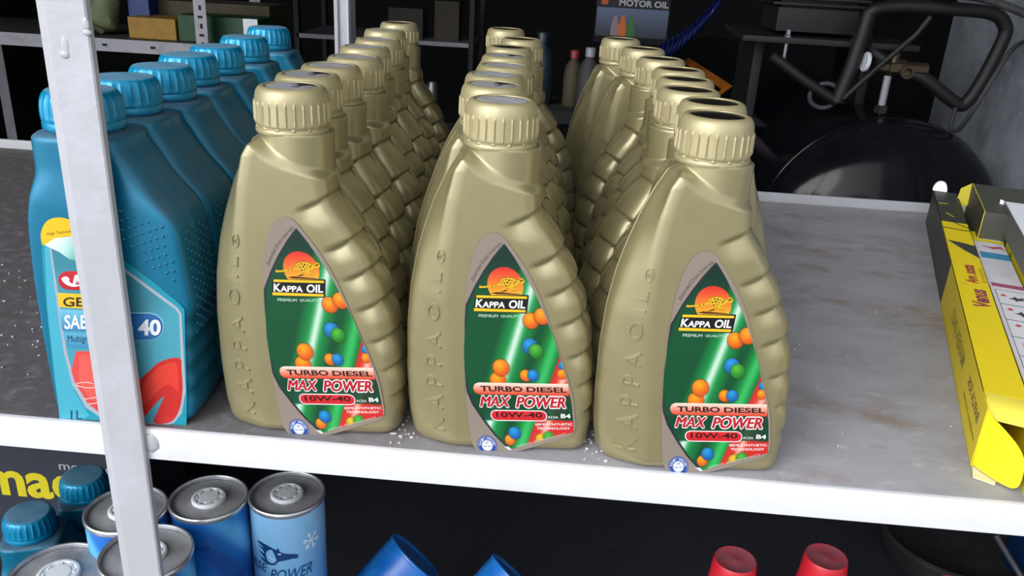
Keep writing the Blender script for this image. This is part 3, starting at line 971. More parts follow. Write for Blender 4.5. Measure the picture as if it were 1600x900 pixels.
D5 = math.radians(5)
ORD = ['', 'second', 'third', 'fourth', 'fifth', 'sixth', 'seventh', 'rearmost (eighth)']
ROW1 = [(-0.1862, 0.0384), (-0.1927, 0.0964), (-0.1912, 0.1519), (-0.1878, 0.2149), (-0.1987, 0.2971), (-0.2026, 0.3719), (-0.2190, 0.4794), (-0.2245, 0.5880)]
ROW2 = [(-0.0436, 0.0381), (-0.0554, 0.1035), (-0.0598, 0.1597), (-0.0573, 0.2209), (-0.0615, 0.2950), (-0.0650, 0.3755), (-0.0589, 0.4718), (-0.0866, 0.5943)]
ROW3 = [(0.0970, 0.0320), (0.1025, 0.0880), (0.0927, 0.1440), (0.0972, 0.2050), (0.0992, 0.2710), (0.0903, 0.3535), (0.0790, 0.4468), (0.0589, 0.5513)]
D1 = ['patchy_disc', 'patchy_disc', 'dusty_disc', 'dusty_disc', 'dusty_disc', 'dusty_disc', 'dusty_disc', 'black_disc']
D2 = ['dusty_disc', 'patchy_disc', 'dusty_disc', 'dusty_disc', 'patchy_disc', 'black_disc', 'black_disc', 'black_disc']
D3 = ['black_disc'] * 8
dtxt = {'black_disc': 'black-topped', 'dusty_disc': 'grey-dusted', 'patchy_disc': 'grey cap with black patch'}
def row_label(rowname, i, disc, extra=''):
    dd = {'black_disc': 'with black cap disc', 'dusty_disc': 'with dusty grey cap disc', 'patchy_disc': 'with black-patched grey cap disc'}[disc]
    if i == 0:
        return 'gold bottle %s, front of the %s' % (dd, rowname)
    return 'gold bottle%s %s, %s in the %s' % (extra, dd, ORD[i].replace('rearmost (eighth)', 'eighth, last'), rowname)
for i, (x, y) in enumerate(ROW1):
    gold_bottle((x, y, 0), D5 + random.uniform(-.02, .02) * (i > 0), row_label('left gold row', i, D1[i]), 'gold bottles in the left gold row', D1[i])
for i, (x, y) in enumerate(ROW2):
    gold_bottle((x, y, 0), D5 + random.uniform(-.02, .02) * (i > 0), row_label('middle gold row', i, D2[i]), 'gold bottles in the middle gold row', D2[i])
for i, (x, y) in enumerate(ROW3):
    fl = 1 <= i <= 5
    gold_bottle((x, y, 0), D5 + random.uniform(-.02, .02) * (i > 0), row_label('right gold row', i, D3[i], ' turned backwards' if fl else ''), 'gold bottles in the right gold row', D3[i], fl)

# ================================================================== BLUE BOTTLE
bxl = smooth_tab([(0.0, -0.0370), (0.015, -0.0385), (0.070, -0.0397), (0.112, -0.0392), (0.145, -0.0375), (0.158, -0.0362), (0.166, -0.0345), (0.188, -0.0298), (0.2146, -0.0295), (0.225, -0.0295)], 0, 0.225, win=7)
bxr = smooth_tab([(0.0, 0.0660), (0.015, 0.0690), (0.06, 0.0705), (0.100, 0.0745), (0.150, 0.0700), (0.157, 0.0680), (0.163, 0.0655), (0.178, 0.0530), (0.200, 0.0400), (0.2095, 0.0335), (0.225, 0.0320)], 0, 0.225, win=7)
def blue_body():
    M_ = 44
    zs = np.concatenate([[0.0, 0.0015, 0.0035, 0.0065, 0.010], np.arange(0.0125, 0.213, 0.0025), [0.2140, 0.2155, 0.2165, 0.2172]])
    rings = []
    for z in zs:
        xl, xr = float(bxl(z)), float(bxr(z))
        hd = 0.0305
        hd -= 0.0015 * float(sm(0.166, 0.200, z))
        k = 0.0
        if z < 0.010:
            u = 1 - z / 0.010
            k = 0.007 * (1 - math.sqrt(max(0, 1 - u * u)))
        if z > 0.2130:
            u = min(1, (z - 0.2130) / 0.0043)
            k = 0.0055 * (1 - math.sqrt(max(0, 1 - u * u)))
        xl += k; xr -= k; hd -= k
        c = 0.008 + 0.009 * float(sm(0.170, 0.195, z))
        ctrl = [(xl - 0.0005, 0), (xl, -0.001), (xl, -hd * 0.5), (xl, -hd + c), (xl + 0.18 * c, -hd + 0.18 * c), (xl + c, -hd), ((xl + xr) * .5 - .015, -hd), ((xl + xr) * .5 + .015, -hd), (xr - c, -hd), (xr - 0.0016, -hd + 0.0016), (xr, -hd + c), (xr, -hd * 0.5), (xr, -0.001), (xr + 0.0005, 0)]
        P = bspline(ctrl, M_)
        # finger scallops on the right-hand edge
        w = sm(0.0, 0.012, P[:, 0] - (xr - 0.016)) * (sm(0.015, 0.028, z) * (1 - sm(0.085, 0.098, z)))
        P[:, 0] -= w * 0.0022 * (0.5 - 0.5 * math.cos((z - 0.016) / 0.0195 * 2 * PI))
        # the left-hand front corner is a wider bevel low down
        P[0, 1] = 0; P[-1, 1] = 0
        full = np.vstack([P, P[-2:0:-1] * np.array([1, -1])])
        rings.append([(a, b, z) for a, b in full])
    n = len(rings[0])
    for r, z in ((0.0262, 0.2175), (0.0248, 0.2180), (0.0245, 0.2200)):
        half = [(r * math.cos(PI * (1 - t)), -r * math.sin(PI * (1 - t))) for t in np.linspace(0, 1, M_)]
        full = half + [(x, -y) for x, y in half[-2:0:-1]]
        rings.append([(x, y, z) for x, y in full])
    V = [p for r in rings for p in r]
    F = []
    for j in range(len(rings) - 1):
        for k in range(n):
            F.append((j * n + k, j * n + (k + 1) % n, (j + 1) * n + (k + 1) % n, (j + 1) * n + k))
    F.append(tuple(range(n - 1, -1, -1)))
    F.append(tuple((len(rings) - 1) * n + k for k in range(n)))
    return MB().add(V, F)

def blue_cap():
    prof = [(0.0240, 0.2185), (0.0262, 0.2187), (0.0266, 0.2195), (0.0266, 0.2232), (0.0262, 0.2238), (0.0262, 0.2243), (0.0268, 0.2250), (0.0269, 0.227), (0.0268, 0.230), (0.0266, 0.2335), (0.0261, 0.2368), (0.0252, 0.2400), (0.0240, 0.2424), (0.0226, 0.2438), (0.0216, 0.2444), (0.0200, 0.2446), (0.012, 0.2447), (0.002, 0.2447)]
    def rf(a, r, z):
        if z < 0.2249 or z > 0.2432: return r
        t = (a / (2 * PI) * 26) % 1.0
        e = min(1, (z - 0.2249) / 0.001, (0.2432 - z) / 0.0035)
        return r - 0.0010 * e * math.sin(t * PI) ** 0.7
    return MB().lathe(prof, n=208, rf=rf)

def dots():
    mb = MB()
    dm = []
    for j in range(3):
        for k in range(8):
            an = 2 * PI * k / 8
            rr, h = ((0.00115, -0.0001), (0.00085, 0.00060), (0.0, 0.00085))[j]
            dm.append((rr * math.cos(an), rr * math.sin(an), h))
    F = []
    for j in range(2):
        for k in range(8):
            F.append((j * 8 + k, j * 8 + (k + 1) % 8, (j + 1) * 8 + (k + 1) % 8, (j + 1) * 8 + k))
    def diag(x):
        return np.interp(x, [0.01, 0.0335, 0.0700], [0.1490, 0.1340, 0.1065])
    for i in range(22):
        for j in range(26):
            x = -0.028 + i * 0.0046
            z = 0.094 + j * 0.0068 + (i % 2) * 0.0034 - x * 0.35
            xr = float(bxr(min(z, 0.2)))
            if x < 0.012 or x > xr - 0.0075 or z < diag(x) + 0.006 or z > 0.171 - (x - 0.03) * 0.42: continue
            mb.add([(x + a, -0.0305 - h, z + b) for a, b, h in dm], F)
    for i in range(8):                       # dots on the right-hand side
        for j in range(11):
            y = -0.019 + i * 0.0054
            z = 0.074 + j * 0.0072 + (i % 2) * 0.0036
            if z > 0.152: continue
            xr = float(bxr(z))
            mb.add([(xr + 0.0001 + h, y + a, z + b) for a, b, h in dm], F)
    return mb

def blue_label_sheet():
    S = Sheet(HB, -0.03065)
    z4 = lambda pts: [(50 + x / 2.5724, 330 + y / 2.5714) for x, y in pts]
    def ring(pts, k):
        P = np.array(pts, float); c = P.mean(0)
        d = c - P
        return P + d / np.linalg.norm(d, axis=1)[:, None] * k
    outer = [(36, 90), (48, 45), (85, 22), (130, 22), (200, 60), (372, 212), (480, 292), (590, 378), (616, 392), (624, 410), (628, 560), (634, 720), (636, 790), (622, 856), (640, 880), (560, 880), (440, 874), (280, 860), (110, 842), (95, 760), (80, 620), (60, 430), (45, 250)]
    S.poly(z4([(36, 110), (60, 130), (300, 130), (372, 196), (480, 276), (590, 366), (612, 392), (616, 560), (622, 760), (620, 872), (118, 846), (86, 660), (62, 430), (44, 250)]), (18, 150, 172), 1)
    S.poly(z4([(50, 140), (72, 140), (108, 420), (128, 560), (170, 720), (230, 820), (180, 850), (112, 842), (84, 600), (60, 380)]), (70, 176, 200), 2)
    silver = [(68, 130), (180, 130), (372, 226), (480, 306), (585, 384), (600, 408), (612, 620), (618, 720), (602, 810), (570, 850), (520, 864), (440, 862), (300, 846), (215, 788), (160, 694), (126, 560), (100, 380)]
    S.poly(z4(silver), (170, 178, 192), 3)
    inner = [(76, 140), (180, 140), (372, 240), (480, 322), (576, 392), (590, 412), (598, 620), (604, 720), (590, 800), (562, 838), (520, 850), (450, 848), (300, 828), (225, 772), (172, 684), (138, 556), (112, 380)]
    P = z4(inner)
    # printed gradient field inside
    cen = np.mean(P, 0)
    V = list(P) + [tuple(cen)]
    Cc = [(52, 132, 152) if v[1] < 470 else (70, 160, 180) for v in P] + [(76, 158, 176)]
    S.put(V, [(i, (i + 1) % len(P), len(P)) for i in range(len(P))], np.array(Cc, float), 4)
    # yellow dome and the folded corner
    S.poly(curved_poly(z4([(38, 120), (36, 78), (60, 34), (108, 20), (160, 34), (230, 80), (240, 100), (150, 96), (90, 108), (50, 130)]), 5), (250, 196, 10), 6)
    S.rtext('High Technology', (73.5, 367.5), (121, 361.5), 6.0, (60, 70, 40), 8)
    S.put(z4([(50, 132), (90, 104), (160, 96), (250, 100), (250, 170), (200, 200), (150, 190), (110, 160)]), [tuple(range(8))], np.array([(245, 250, 250), (245, 250, 250), (235, 250, 246), (60, 170, 160), (30, 150, 140), (30, 150, 140), (70, 190, 180), (200, 240, 238)], float), 7)
    # red badge
    S.pill(91, 421.5, 178, 451, ((206, 36, 50), (186, 24, 40)), 6, 0.03)
    S.put(*[text2d('M', 114, 429, 128, 444, 0.05, 0.25)[k] for k in (0, 1)], (248, 248, 250), 8)
    S.poly(curved_poly(z4([(118, 268), (136, 258), (150, 268), (150, 280), (170, 290), (200, 292), (168, 300), (136, 290)]), 4), (245, 245, 248), 7)
    # bars
    S.poly(z4([(102, 324), (330, 336), (338, 398), (108, 382)]), (240, 196, 40), 6)
    S.text('GE', (99, 463.5, 130, 477.5), (40, 36, 20), 8, 0.02)
    S.put([(92, 482), (205, 487), (205, 520), (97, 515)], [(0, 1, 2, 3)], np.array([(120, 196, 226), (120, 196, 226), (44, 130, 190), (44, 130, 190)], float), 5)
    S.pill(150, 486, 256, 530, ((150, 205, 230), (90, 160, 205)), 5.5, 0.012)
    S.pill(150, 488, 254, 528, ((30, 96, 160), (24, 84, 150)), 6, 0.012)
    S.pill(152, 490, 252, 526, ((36, 110, 178), (40, 116, 180)), 7, 0.012)
    S.text('SAE', (101, 491.5, 135, 512.5), (245, 248, 252), 8, 0.02)
    S.text('40', (217, 499, 250, 522), (250, 250, 252), 9, 0.035)
    S.poly([(202, 510), (208, 510), (208, 513), (202, 513)], (250, 250, 252), 9)
    S.put([(98, 518), (190, 522), (190, 547), (104, 542)], [(0, 1, 2, 3)], np.array([(96, 176, 208), (96, 176, 208), (60, 140, 186), (60, 140, 186)], float), 5)
    S.pill(150, 521, 217, 547, ((96, 160, 190), (60, 132, 170)), 5.2, 0.012)
    S.text('Multigr', (105.5, 523, 137, 536.5), (30, 60, 100), 8, 0.0)
    # big red M
    S.poly(z4([(176, 560), (236, 560), (262, 660), (300, 830), (225, 772), (172, 684), (158, 640)]), (228, 76, 74), 6)
    S.poly(z4([(190, 574), (228, 574), (270, 760), (240, 760), (190, 690)]), (236, 96, 88), 7)
    S.poly(curved_poly(z4([(430, 690), (470, 640), (520, 600), (592, 588), (600, 640), (604, 720), (590, 800), (556, 846), (490, 848), (505, 800), (530, 742), (490, 780), (452, 822), (436, 800)]), 4), (206, 42, 34), 6)
    S.poly(curved_poly(z4([(446, 700), (500, 632), (560, 606), (584, 620), (588, 720), (560, 700), (530, 700), (480, 750), (450, 780)]), 4), (230, 62, 46), 7)
    # thin white flourish lines over the red leg
    for k, (a, b, c_) in enumerate((((178, 690), (215, 678), (246, 690)), ((176, 694), (220, 716), (268, 700)), ((210, 752), (240, 748), (286, 740)), ((226, 772), (250, 768), (290, 766)))):
        A = np.array([a, b, c_], float)
        up = [((1 - t) ** 2 * A[0] + 2 * t * (1 - t) * A[1] + t * t * A[2]) for t in np.linspace(0, 1, 9)]
        S.put(z4([tuple(p) for p in up] + [(p[0], p[1] + 3.0) for p in up[::-1]]), [(i, i + 1, 16 - i, 17 - i) for i in range(8)], (250, 220, 215), 8)
    S.text('1L', (110.5, 641, 128.5, 654.5), (10, 70, 110), 6, 0.004)
    return S.mb

me_bb = blue_body().mesh('bottle_body', MT['blue'], True, 60)
me_bc = blue_cap().mesh('cap', MT['blue_cap'], True, 60)
me_bd = dots().mesh('grip_dots', MT['blue'], True, None)
me_bl = blue_label_sheet().mesh('label', MT['label'], False)
BLUE = [(-0.3328, 0.0365), (-0.3370, 0.1010), (-0.3394, 0.1680), (-0.3517, 0.2467), (-0.3566, 0.3235), (-0.3658, 0.4220), (-0.3817, 0.5454)]
BORD = ['', 'second', 'third', 'fourth', 'fifth', 'sixth', 'seventh']
def blue_bottle(loc, rz, label, group):
    t = thing('oil_bottle', label, 'bottle', loc, rz, group)
    t.scale = (1, 1, 0.9951)
    body = link('bottle_body', me_bb, t)
    link('cap', me_bc, t)['label'] = 'ribbed blue cap with dusty top'
    d = link('grip_dots', me_bd, body); d['kind'] = 'stuff'
    link('label', me_bl, t)['label'] = 'teal and red printed front label'
    return t
for i, (x, y) in enumerate(BLUE):
    lb = 'blue oil bottle behind the white post, front of the upper blue row' if i == 0 else 'blue oil bottle with dusty ribbed cap, %s from the front in the upper blue row' % BORD[i]
    blue_bottle((x, y, 0), math.radians(3), lb, 'blue bottles in the left row')

# ================================================================== BOXES AT THE RIGHT
def frame_box(name, label, origin, ang, L, Wd, Hh, faces, mats=None):
    """long carton: origin = front left bottom corner; faces = dict side -> list of (poly, colour, layer) in face metres"""
    t = thing(name, label, 'box', origin, ang)
    return t

# box 1 : long yellow carton running to the back, front end open
YEL = (222, 198, 22)
DKG = (58, 60, 52)
B1L, B1W, B1H = 0.72, 0.032, 0.050
b1 = thing('carton', 'long open-ended yellow carton nearest the gold bottles, front flap hanging', 'box', (0.3265, 0.046, 0), -math.radians(18.2))
# local: x across (0..W), y along (0..L), z up
def panel(mb, P, n, m_th=0.0006, col=YEL):
    P = [Vector(p) for p in P]
    n = Vector(n).normalized() * m_th
    k = len(P)
    V = [p for p in P] + [p - n for p in P]
    F = [tuple(range(k)), tuple(range(2 * k - 1, k - 1, -1))] + [(i, k + i, k + (i + 1) % k, (i + 1) % k) for i in range(k)]
    mb.add([tuple(v) for v in V], F, col)
TH = 0.0007
W1, L1, H1 = B1W, B1L, B1H
mb = MB()
panel(mb, [(0, 0, 0), (0, 0, H1), (0, 0.36, H1), (0, 0.36, 0)], (-1, 0, 0), TH)
panel(mb, [(0, 0.36, 0), (0, 0.36, H1), (0, L1, H1), (0, L1, 0)], (-1, 0, 0), TH, DKG)
panel(mb, [(W1, 0, 0), (W1, L1, 0), (W1, L1, H1), (W1, 0, H1)], (1, 0, 0), TH)
panel(mb, [(0, 0, 0), (0, L1, 0), (W1, L1, 0), (W1, 0, 0)], (0, 0, -1), TH)
panel(mb, [(0, 0.03, H1), (W1, 0.03, H1), (W1, 0.545, H1), (0, 0.545, H1)], (0, 0, 1), TH)
panel(mb, [(0, 0.545, H1), (W1, 0.545, H1), (W1, L1, H1), (0, L1, H1)], (0, 0, 1), TH, DKG)
# printing: dark wing on top, black lines
def quad(mb, P, col): mb.add(P, [tuple(range(len(P)))], col)
zt = H1 + 0.0002
quad(mb, [(0.002, 0.455, zt), (W1 * .55, 0.420, zt), (W1 - .0005, 0.395, zt), (W1 - .0005, 0.445, zt), (W1 * .5, 0.452, zt)], DKG)
quad(mb, [(0.001, 0.512, zt), (W1 - .0005, 0.508, zt), (W1 - .0005, 0.5115, zt), (0.001, 0.5155, zt)], (40, 44, 40))
quad(mb, [(0.012, 0.548, zt), (0.03, 0.522, zt), (W1 - .001, 0.520, zt), (0.032, 0.5245, zt), (0.014, 0.549, zt)], (60, 64, 44))
quad(mb, [(0.001, 0.452, zt), (W1, 0.394, zt), (W1, 0.390, zt), (0.001, 0.448, zt)], (216, 200, 90))
quad(mb, [(0.003, 0.640, zt), (0.015, 0.644, zt), (0.015, 0.648, zt), (0.003, 0.645, zt)], (196, 186, 40))
quad(mb, [(0.008, 0.590, zt), (0.017, 0.572, zt), (0.018, 0.575, zt), (0.010, 0.593, zt)], (196, 186, 40))
def strip_text(mb, body, p0, du, dv, L_, h, col, bold=0.01, shear=0.0):
    V, F = text2d(body, 0, 0, 1, 1, bold)
    p0, du, dv = Vector(p0), Vector(du).normalized(), Vector(dv).normalized()
    mb.add([tuple(p0 + du * (a * L_) + dv * ((1 - b) * h + (1 - b) * shear)) for a, b in V], F, col)
strip_text(mb, 'Avv. sosta', (0.022, 0.300, zt + .0001), (0, 1, 0), (-1, 0, 0), 0.062, 0.012, (150, 50, 56), 0.03)
strip_text(mb, 'di veicolo', (0.030, 0.305, zt + .0001), (0, 1, 0), (-1, 0, 0), 0.050, 0.005, (160, 120, 60), 0.0)
strip_text(mb, 'Venus', (0.026, 0.228, zt + .0001), (0, 1, 0), (-1, 0, 0), 0.052, 0.015, (136, 50, 80), 0.03)
xs = -0.0002
strip_text(mb, 'MAREN INCI', (xs, 0.135, 0.020), (0, 1, 0), (0, 0, 1), 0.125, 0.014, (150, 130, 40), 0.012)
strip_text(mb, 'BARCA SOK', (xs, 0.020, 0.026), (0, 1, 0), (0, 0, 1), 0.075, 0.009, (110, 80, 70), 0.01)
strip_text(mb, 'emergenza di servizio', (xs, 0.015, 0.012), (0, 1, 0), (0, 0, 1), 0.085, 0.006, (120, 110, 40), 0.0)
build('carton_body', mb, MT['print'], b1, False)
# front tuck: rolled top lip, side flap bent forward
mb = MB()
arc = [(0.030, H1, 0), (0.018, H1 + .0002, 0), (0.008, H1 - .003, 0), (0.002, H1 - .009, 0)]
V, F = [], []
for k, (yy, zz, _) in enumerate(arc):
    V += [(0.001, yy, zz), (W1 - 0.0005, yy - 0.002, zz)]
for k in range(len(arc) - 1):
    F.append((2 * k, 2 * k + 1, 2 * k + 3, 2 * k + 2))
mb.add(V, F, (214, 200, 70))
build('top_flap', mb, MT['print'], b1, True)
mb = MB()
fl = curved_poly([(0, 0.046), (0.003, 0.0455), (0.014, 0.0415), (0.025, 0.035), (0.032, 0.026), (0.034, 0.014), (0.0335, 0.006), (0.030, 0.0022), (0.024, 0.0012), (0.010, 0.0012), (0.001, 0.0014), (0, 0.003)], 4)
V = [(0.001 + a * 0.80, -0.001 - a * 0.75 - 0.003 * math.sin(a / 0.033 * PI), max(b, 0.001 if a < 0.0 else -0.0) + 0.001 if b > 0 else 0.001 + b * 0.02) for a, b in fl]
mb.add(V, [tuple(range(len(V)))], (238, 220, 20))
mb.add([(p[0], p[1] + TH, p[2]) for p in V], [tuple(reversed(range(len(V))))], (238, 220, 20))
build('side_flap', mb, MT['print'], b1, False)
mb = MB()
panel(mb, [(W1, -0.0, 0.001), (W1 + .001, -0.036, 0.001), (W1 + .0012, -0.034, 0.012), (W1 + .0006, -0.018, 0.036), (W1, 0.0, 0.049)], (1, 0, 0), TH, (206, 190, 40))
build('side_flap', mb, MT['print'], b1, False)
# torn inner tongue, white, at the far end and under the front
mb = MB()
fa = curved_poly([(0, 0), (0.0, 0.010), (0.006, 0.016), (0.014, 0.014), (0.018, 0.004), (0.016, 0)], 4)
mb.add([(a, L1 + 0.0005, H1 - 0.001 + b) for a, b in fa], [tuple(range(len(fa)))], (235, 236, 238))
mb.add([(a, L1 + 0.0012, H1 - 0.001 + b) for a, b in fa], [tuple(reversed(range(len(fa))))], (235, 236, 238))
build('rear_tongue', mb, MT['print'], b1, False)
mb = MB()
panel(mb, [(0.001, -0.001, 0.0012), (0.000, -0.018, 0.0012), (0.014, -0.022, 0.0012), (0.020, -0.004, 0.0012)], (0, 0, 1), TH, (214, 206, 176))
build('bottom_flap', mb, MT['print'], b1, False)

# box 2 : white printed face with the pictograms
a2 = -math.radians(18.2)
b2 = thing('carton', 'flat carton with a white instruction face of drawn panels, between two yellow cartons', 'box', (0.3265, 0.046, 0), a2)
mb = MB()
X0, X1, Z2 = W1 + 0.003, W1 + 0.052, 0.038
WHT = (206, 206, 214)
y0, y1 = 0.010, 0.560
panel(mb, [(X0, y0, Z2), (X1, y0, Z2), (X1, y1, Z2), (X0, y1, Z2)], (0, 0, 1), TH, WHT)
panel(mb, [(X0, y0, 0.0008), (X0, y1, 0.0008), (X0, y1, Z2), (X0, y0, Z2)], (-1, 0, 0), TH, (60, 52, 48))
panel(mb, [(X1, y0, 0.0008), (X1, y0, Z2), (X1, y1, Z2), (X1, y1, 0.0008)], (1, 0, 0), TH, WHT)
panel(mb, [(X0, y0, 0.0008), (X1, y0, 0.0008), (X1, y1, 0.0008), (X0, y1, 0.0008)], (0, 0, -1), TH, WHT)
panel(mb, [(X0, y1, 0.0008), (X1, y1, 0.0008), (X1, y1, Z2), (X0, y1, Z2)], (0, 1, 0), TH, (214, 196, 30))
zz = Z2 + 0.0002
def q2(x0_, y0_, x1_, y1_, col, dz=0.0):
    quad(mb, [(X0 + x0_, y0_, zz + dz), (X0 + x1_, y0_, zz + dz), (X0 + x1_, y1_, zz + dz), (X0 + x0_, y1_, zz + dz)], col)
q2(0.0, 0.515, 0.049, 0.560, (214, 196, 30))
quad(mb, [(X0 + .018, 0.530, zz + .0001), (X0 + .045, 0.526, zz + .0001), (X0 + .045, 0.540, zz + .0001), (X0 + .030, 0.542, zz + .0001)], (235, 235, 238))
quad(mb, [(X0 + .012, 0.498, zz), (X0 + .030, 0.488, zz), (X0 + .040, 0.494, zz), (X0 + .047, 0.486, zz), (X0 + .042, 0.503, zz), (X0 + .028, 0.496, zz)], (176, 60, 70))
q2(0.008, 0.445, 0.048, 0.470, (60, 140, 180))
for k in range(7):
    q2(0.014, 0.436 - k * 0.009, 0.040, 0.4365 - k * 0.009, (150, 150, 150))
q2(0.008, 0.340, 0.048, 0.352, (160, 80, 110))
# drawing frames
def frame2(x0_, y0_, x1_, y1_):
    t_ = 0.0006
    q2(x0_, y0_, x1_, y0_ + t_, (60, 60, 66), .0001); q2(x0_, y1_ - t_, x1_, y1_, (60, 60, 66), .0001)
    q2(x0_, y0_, x0_ + t_, y1_, (60, 60, 66), .0001); q2(x1_ - t_, y0_, x1_, y1_, (60, 60, 66), .0001)
ys = [0.330, 0.285, 0.240, 0.195, 0.150, 0.105]
for k in range(5):
    frame2(0.010, ys[k + 1], 0.0475, ys[k])
q2(0.0045, 0.09, 0.0051, 0.34, (70, 70, 90))
def bird(cx_, cy_, s_, col=(56, 62, 48), dz=.0002):
    P = [(-1, -.2), (-.5, .1), (-.2, .6), (0, .1), (.6, .5), (1, .3), (.5, .0), (.7, -.3), (.1, -.4), (-.2, -.8), (-.4, -.3)]
    quad(mb, [(X0 + cx_ + s_ * a, cy_ + s_ * b, zz + dz) for a, b in P], col)
bird(0.034, 0.307, 0.011); bird(0.034, 0.262, 0.011); bird(0.036, 0.214, 0.010)
for (x_, y_) in ((0.018, 0.312), (0.020, 0.270), (0.022, 0.226), (0.034, 0.178), (0.033, 0.132)):
    quad(mb, [(X0 + x_ - .004, y_, zz + .0003), (X0 + x_, y_ - .003, zz + .0003), (X0 + x_ + .004, y_, zz + .0003), (X0 + x_, y_ + .004, zz + .0003)], (190, 50, 50))
strip_text(mb, 'ALIX', (X0 + 0.026, 0.160, zz + .0003), (0, 1, 0), (-1, 0, 0), 0.022, 0.008, (190, 60, 60), 0.0)
strip_text(mb, 'ALIX', (X0 + 0.026, 0.110, zz + .0003), (0, 1, 0), (-1, 0, 0), 0.026, 0.010, (190, 60, 60), 0.01)
q2(0.002, 0.066, 0.048, 0.080, (200, 80, 66))
mb.v = [(X0 + (a - X0) * 0.78, b_, c_) for a, b_, c_ in mb.v]
build('carton_body', mb, MT['print'], b2, False)

# box 3 : tall yellow and charcoal carton behind
b3_ = thing('carton', 'charcoal and yellow carton with an open torn end, standing right of the white-faced carton', 'box', (0.459, 0.308, 0), -math.radians(18.2))
mb = MB()
W3, L3, H3 = 0.085, 0.400, 0.074
DG = (70, 72, 62)
panel(mb, [(0.032, -0.16, 0), (0.032, -0.16, H3 * .62), (0.032, 0.23, H3 * .62), (0.032, 0.23, 0)], (-1, 0, 0), TH, (222, 200, 20))
panel(mb, [(0.032, -0.16, H3 * .62), (W3 + .03, -0.16, H3 * .62), (W3 + .03, 0.23, H3 * .62), (0.032, 0.23, H3 * .62)], (0, 0, 1), TH, (222, 200, 20))
panel(mb, [(W3 + .03, -0.16, 0), (W3 + .03, 0.23, 0), (W3 + .03, 0.23, H3 * .62), (W3 + .03, -0.16, H3 * .62)], (1, 0, 0), TH, (222, 200, 20))
panel(mb, [(0.032, -0.16, 0), (W3 + .03, -0.16, 0), (W3 + .03, -0.16, H3 * .62), (0.032, -0.16, H3 * .62)], (0, -1, 0), TH, (222, 200, 20))
quad(mb, [(0.0315, 0.10, 0.02), (0.0315, 0.18, 0.024), (0.0315, 0.19, 0.040), (0.0315, 0.185, 0.041), (0.0315, 0.175, 0.026), (0.0315, 0.10, 0.022)], (90, 84, 20))
quad(mb, [(0.0315, -0.02, 0.012), (0.0315, 0.09, 0.018), (0.0315, 0.098, 0.030), (0.0315, 0.088, 0.0195), (0.0315, -0.02, 0.0135)], (90, 84, 20))
panel(mb, [(0, 0.24, 0.012), (0, 0.24, H3), (0, L3, H3), (0, L3, 0.012)], (-1, 0, 0), TH, DG)
panel(mb, [(W3, 0.24, 0), (W3, L3, 0), (W3, L3, H3), (W3, 0.24, H3)], (1, 0, 0), TH, DG)
panel(mb, [(0, 0.24, H3), (W3, 0.24, H3), (W3, L3, H3), (0, L3, H3)], (0, 0, 1), TH, DG)
panel(mb, [(0, 0.24, 0.012), (W3, 0.24, 0.012), (W3, 0.24, H3), (0, 0.24, H3)], (0, -1, 0), TH, (60, 62, 54))
panel(mb, [(0.0, 0.24, 0.0005), (W3, 0.24, 0.0005), (W3, L3, 0.0005), (0.0, L3, 0.0005)], (0, 0, -1), TH, DG)
panel(mb, [(0.0, 0.24, H3 + .0003), (0.001, 0.24, H3 + .0003), (0.001, L3, H3 + .0003), (0.0, L3, H3 + .0003)], (0, 0, 1), 0.0002, (206, 190, 50))
panel(mb, [(0.0, 0.2385, 0.012), (0.0008, 0.2385, 0.012), (0.0008, 0.2385, H3), (0.0, 0.2385, H3)], (0, -1, 0), 0.0002, (206, 190, 50))
build('carton_body', mb, MT['print'], b3_, False)
mb = MB()
panel(mb, [(0, L3, H3), (-0.012, L3 + 0.004, H3 - 0.010), (-0.016, L3 - 0.004, H3 - 0.040), (0, L3 - 0.01, H3 - 0.03)], (-1, 0, 0), TH, (190, 178, 40))
build('side_flap', mb, MT['print'], b3_, False)

# box 4 : white and grey box on top at the very edge
b4 = thing('carton', 'white topped grey carton with a printed code, lying on the yellow one at right', 'box', (0.500, 0.345, 0.048), -math.radians(18.2))
mb = MB()
W4, L4, H4 = 0.10, 0.245, 0.030
panel(mb, [(0, 0, 0), (0, 0, H4), (0, L4, H4), (0, L4, 0)], (-1, 0, 0), TH, (104, 106, 106))
panel(mb, [(W4, 0, 0), (W4, L4, 0), (W4, L4, H4), (W4, 0, H4)], (1, 0, 0), TH, (104, 106, 106))
panel(mb, [(0, 0, H4), (W4, 0, H4), (W4, L4, H4), (0, L4, H4)], (0, 0, 1), TH, (222, 226, 234))
panel(mb, [(0, 0, 0), (W4, 0, 0), (W4, 0, H4), (0, 0, H4)], (0, -1, 0), TH, (104, 106, 106))
panel(mb, [(0, L4, 0), (W4, L4, 0), (W4, L4, H4), (0, L4, H4)], (0, 1, 0), TH, (222, 226, 234))
panel(mb, [(0, 0, 0.0005), (0, L4, 0.0005), (W4, L4, 0.0005), (W4, 0, 0.0005)], (0, 0, -1), TH, (104, 106, 106))
for k in range(9):
    quad(mb, [(0.040 + k * .003, 0.16, H4 + .0002), (0.0412 + k * .003 + (k % 3) * .0004, 0.16, H4 + .0002), (0.0412 + k * .003 + (k % 3) * .0004, 0.19, H4 + .0002), (0.040 + k * .003, 0.19, H4 + .0002)], (70, 74, 90))
quad(mb, [(0.020, 0.215, H4 + .0002), (0.036, 0.215, H4 + .0002), (0.036, 0.222, H4 + .0002), (0.020, 0.222, H4 + .0002)], (90, 94, 108))
build('carton_body', mb, MT['print'], b4, False)
mb = MB()
panel(mb, [(0, L4, H4), (-0.004, L4 + .003, H4 + .001), (-0.006, L4 - .01, H4 - 0.022), (0, L4 - .012, H4 - 0.02)], (-1, 0, 0), TH, (232, 234, 238))
build('torn_edge', mb, MT['print'], b4, False)

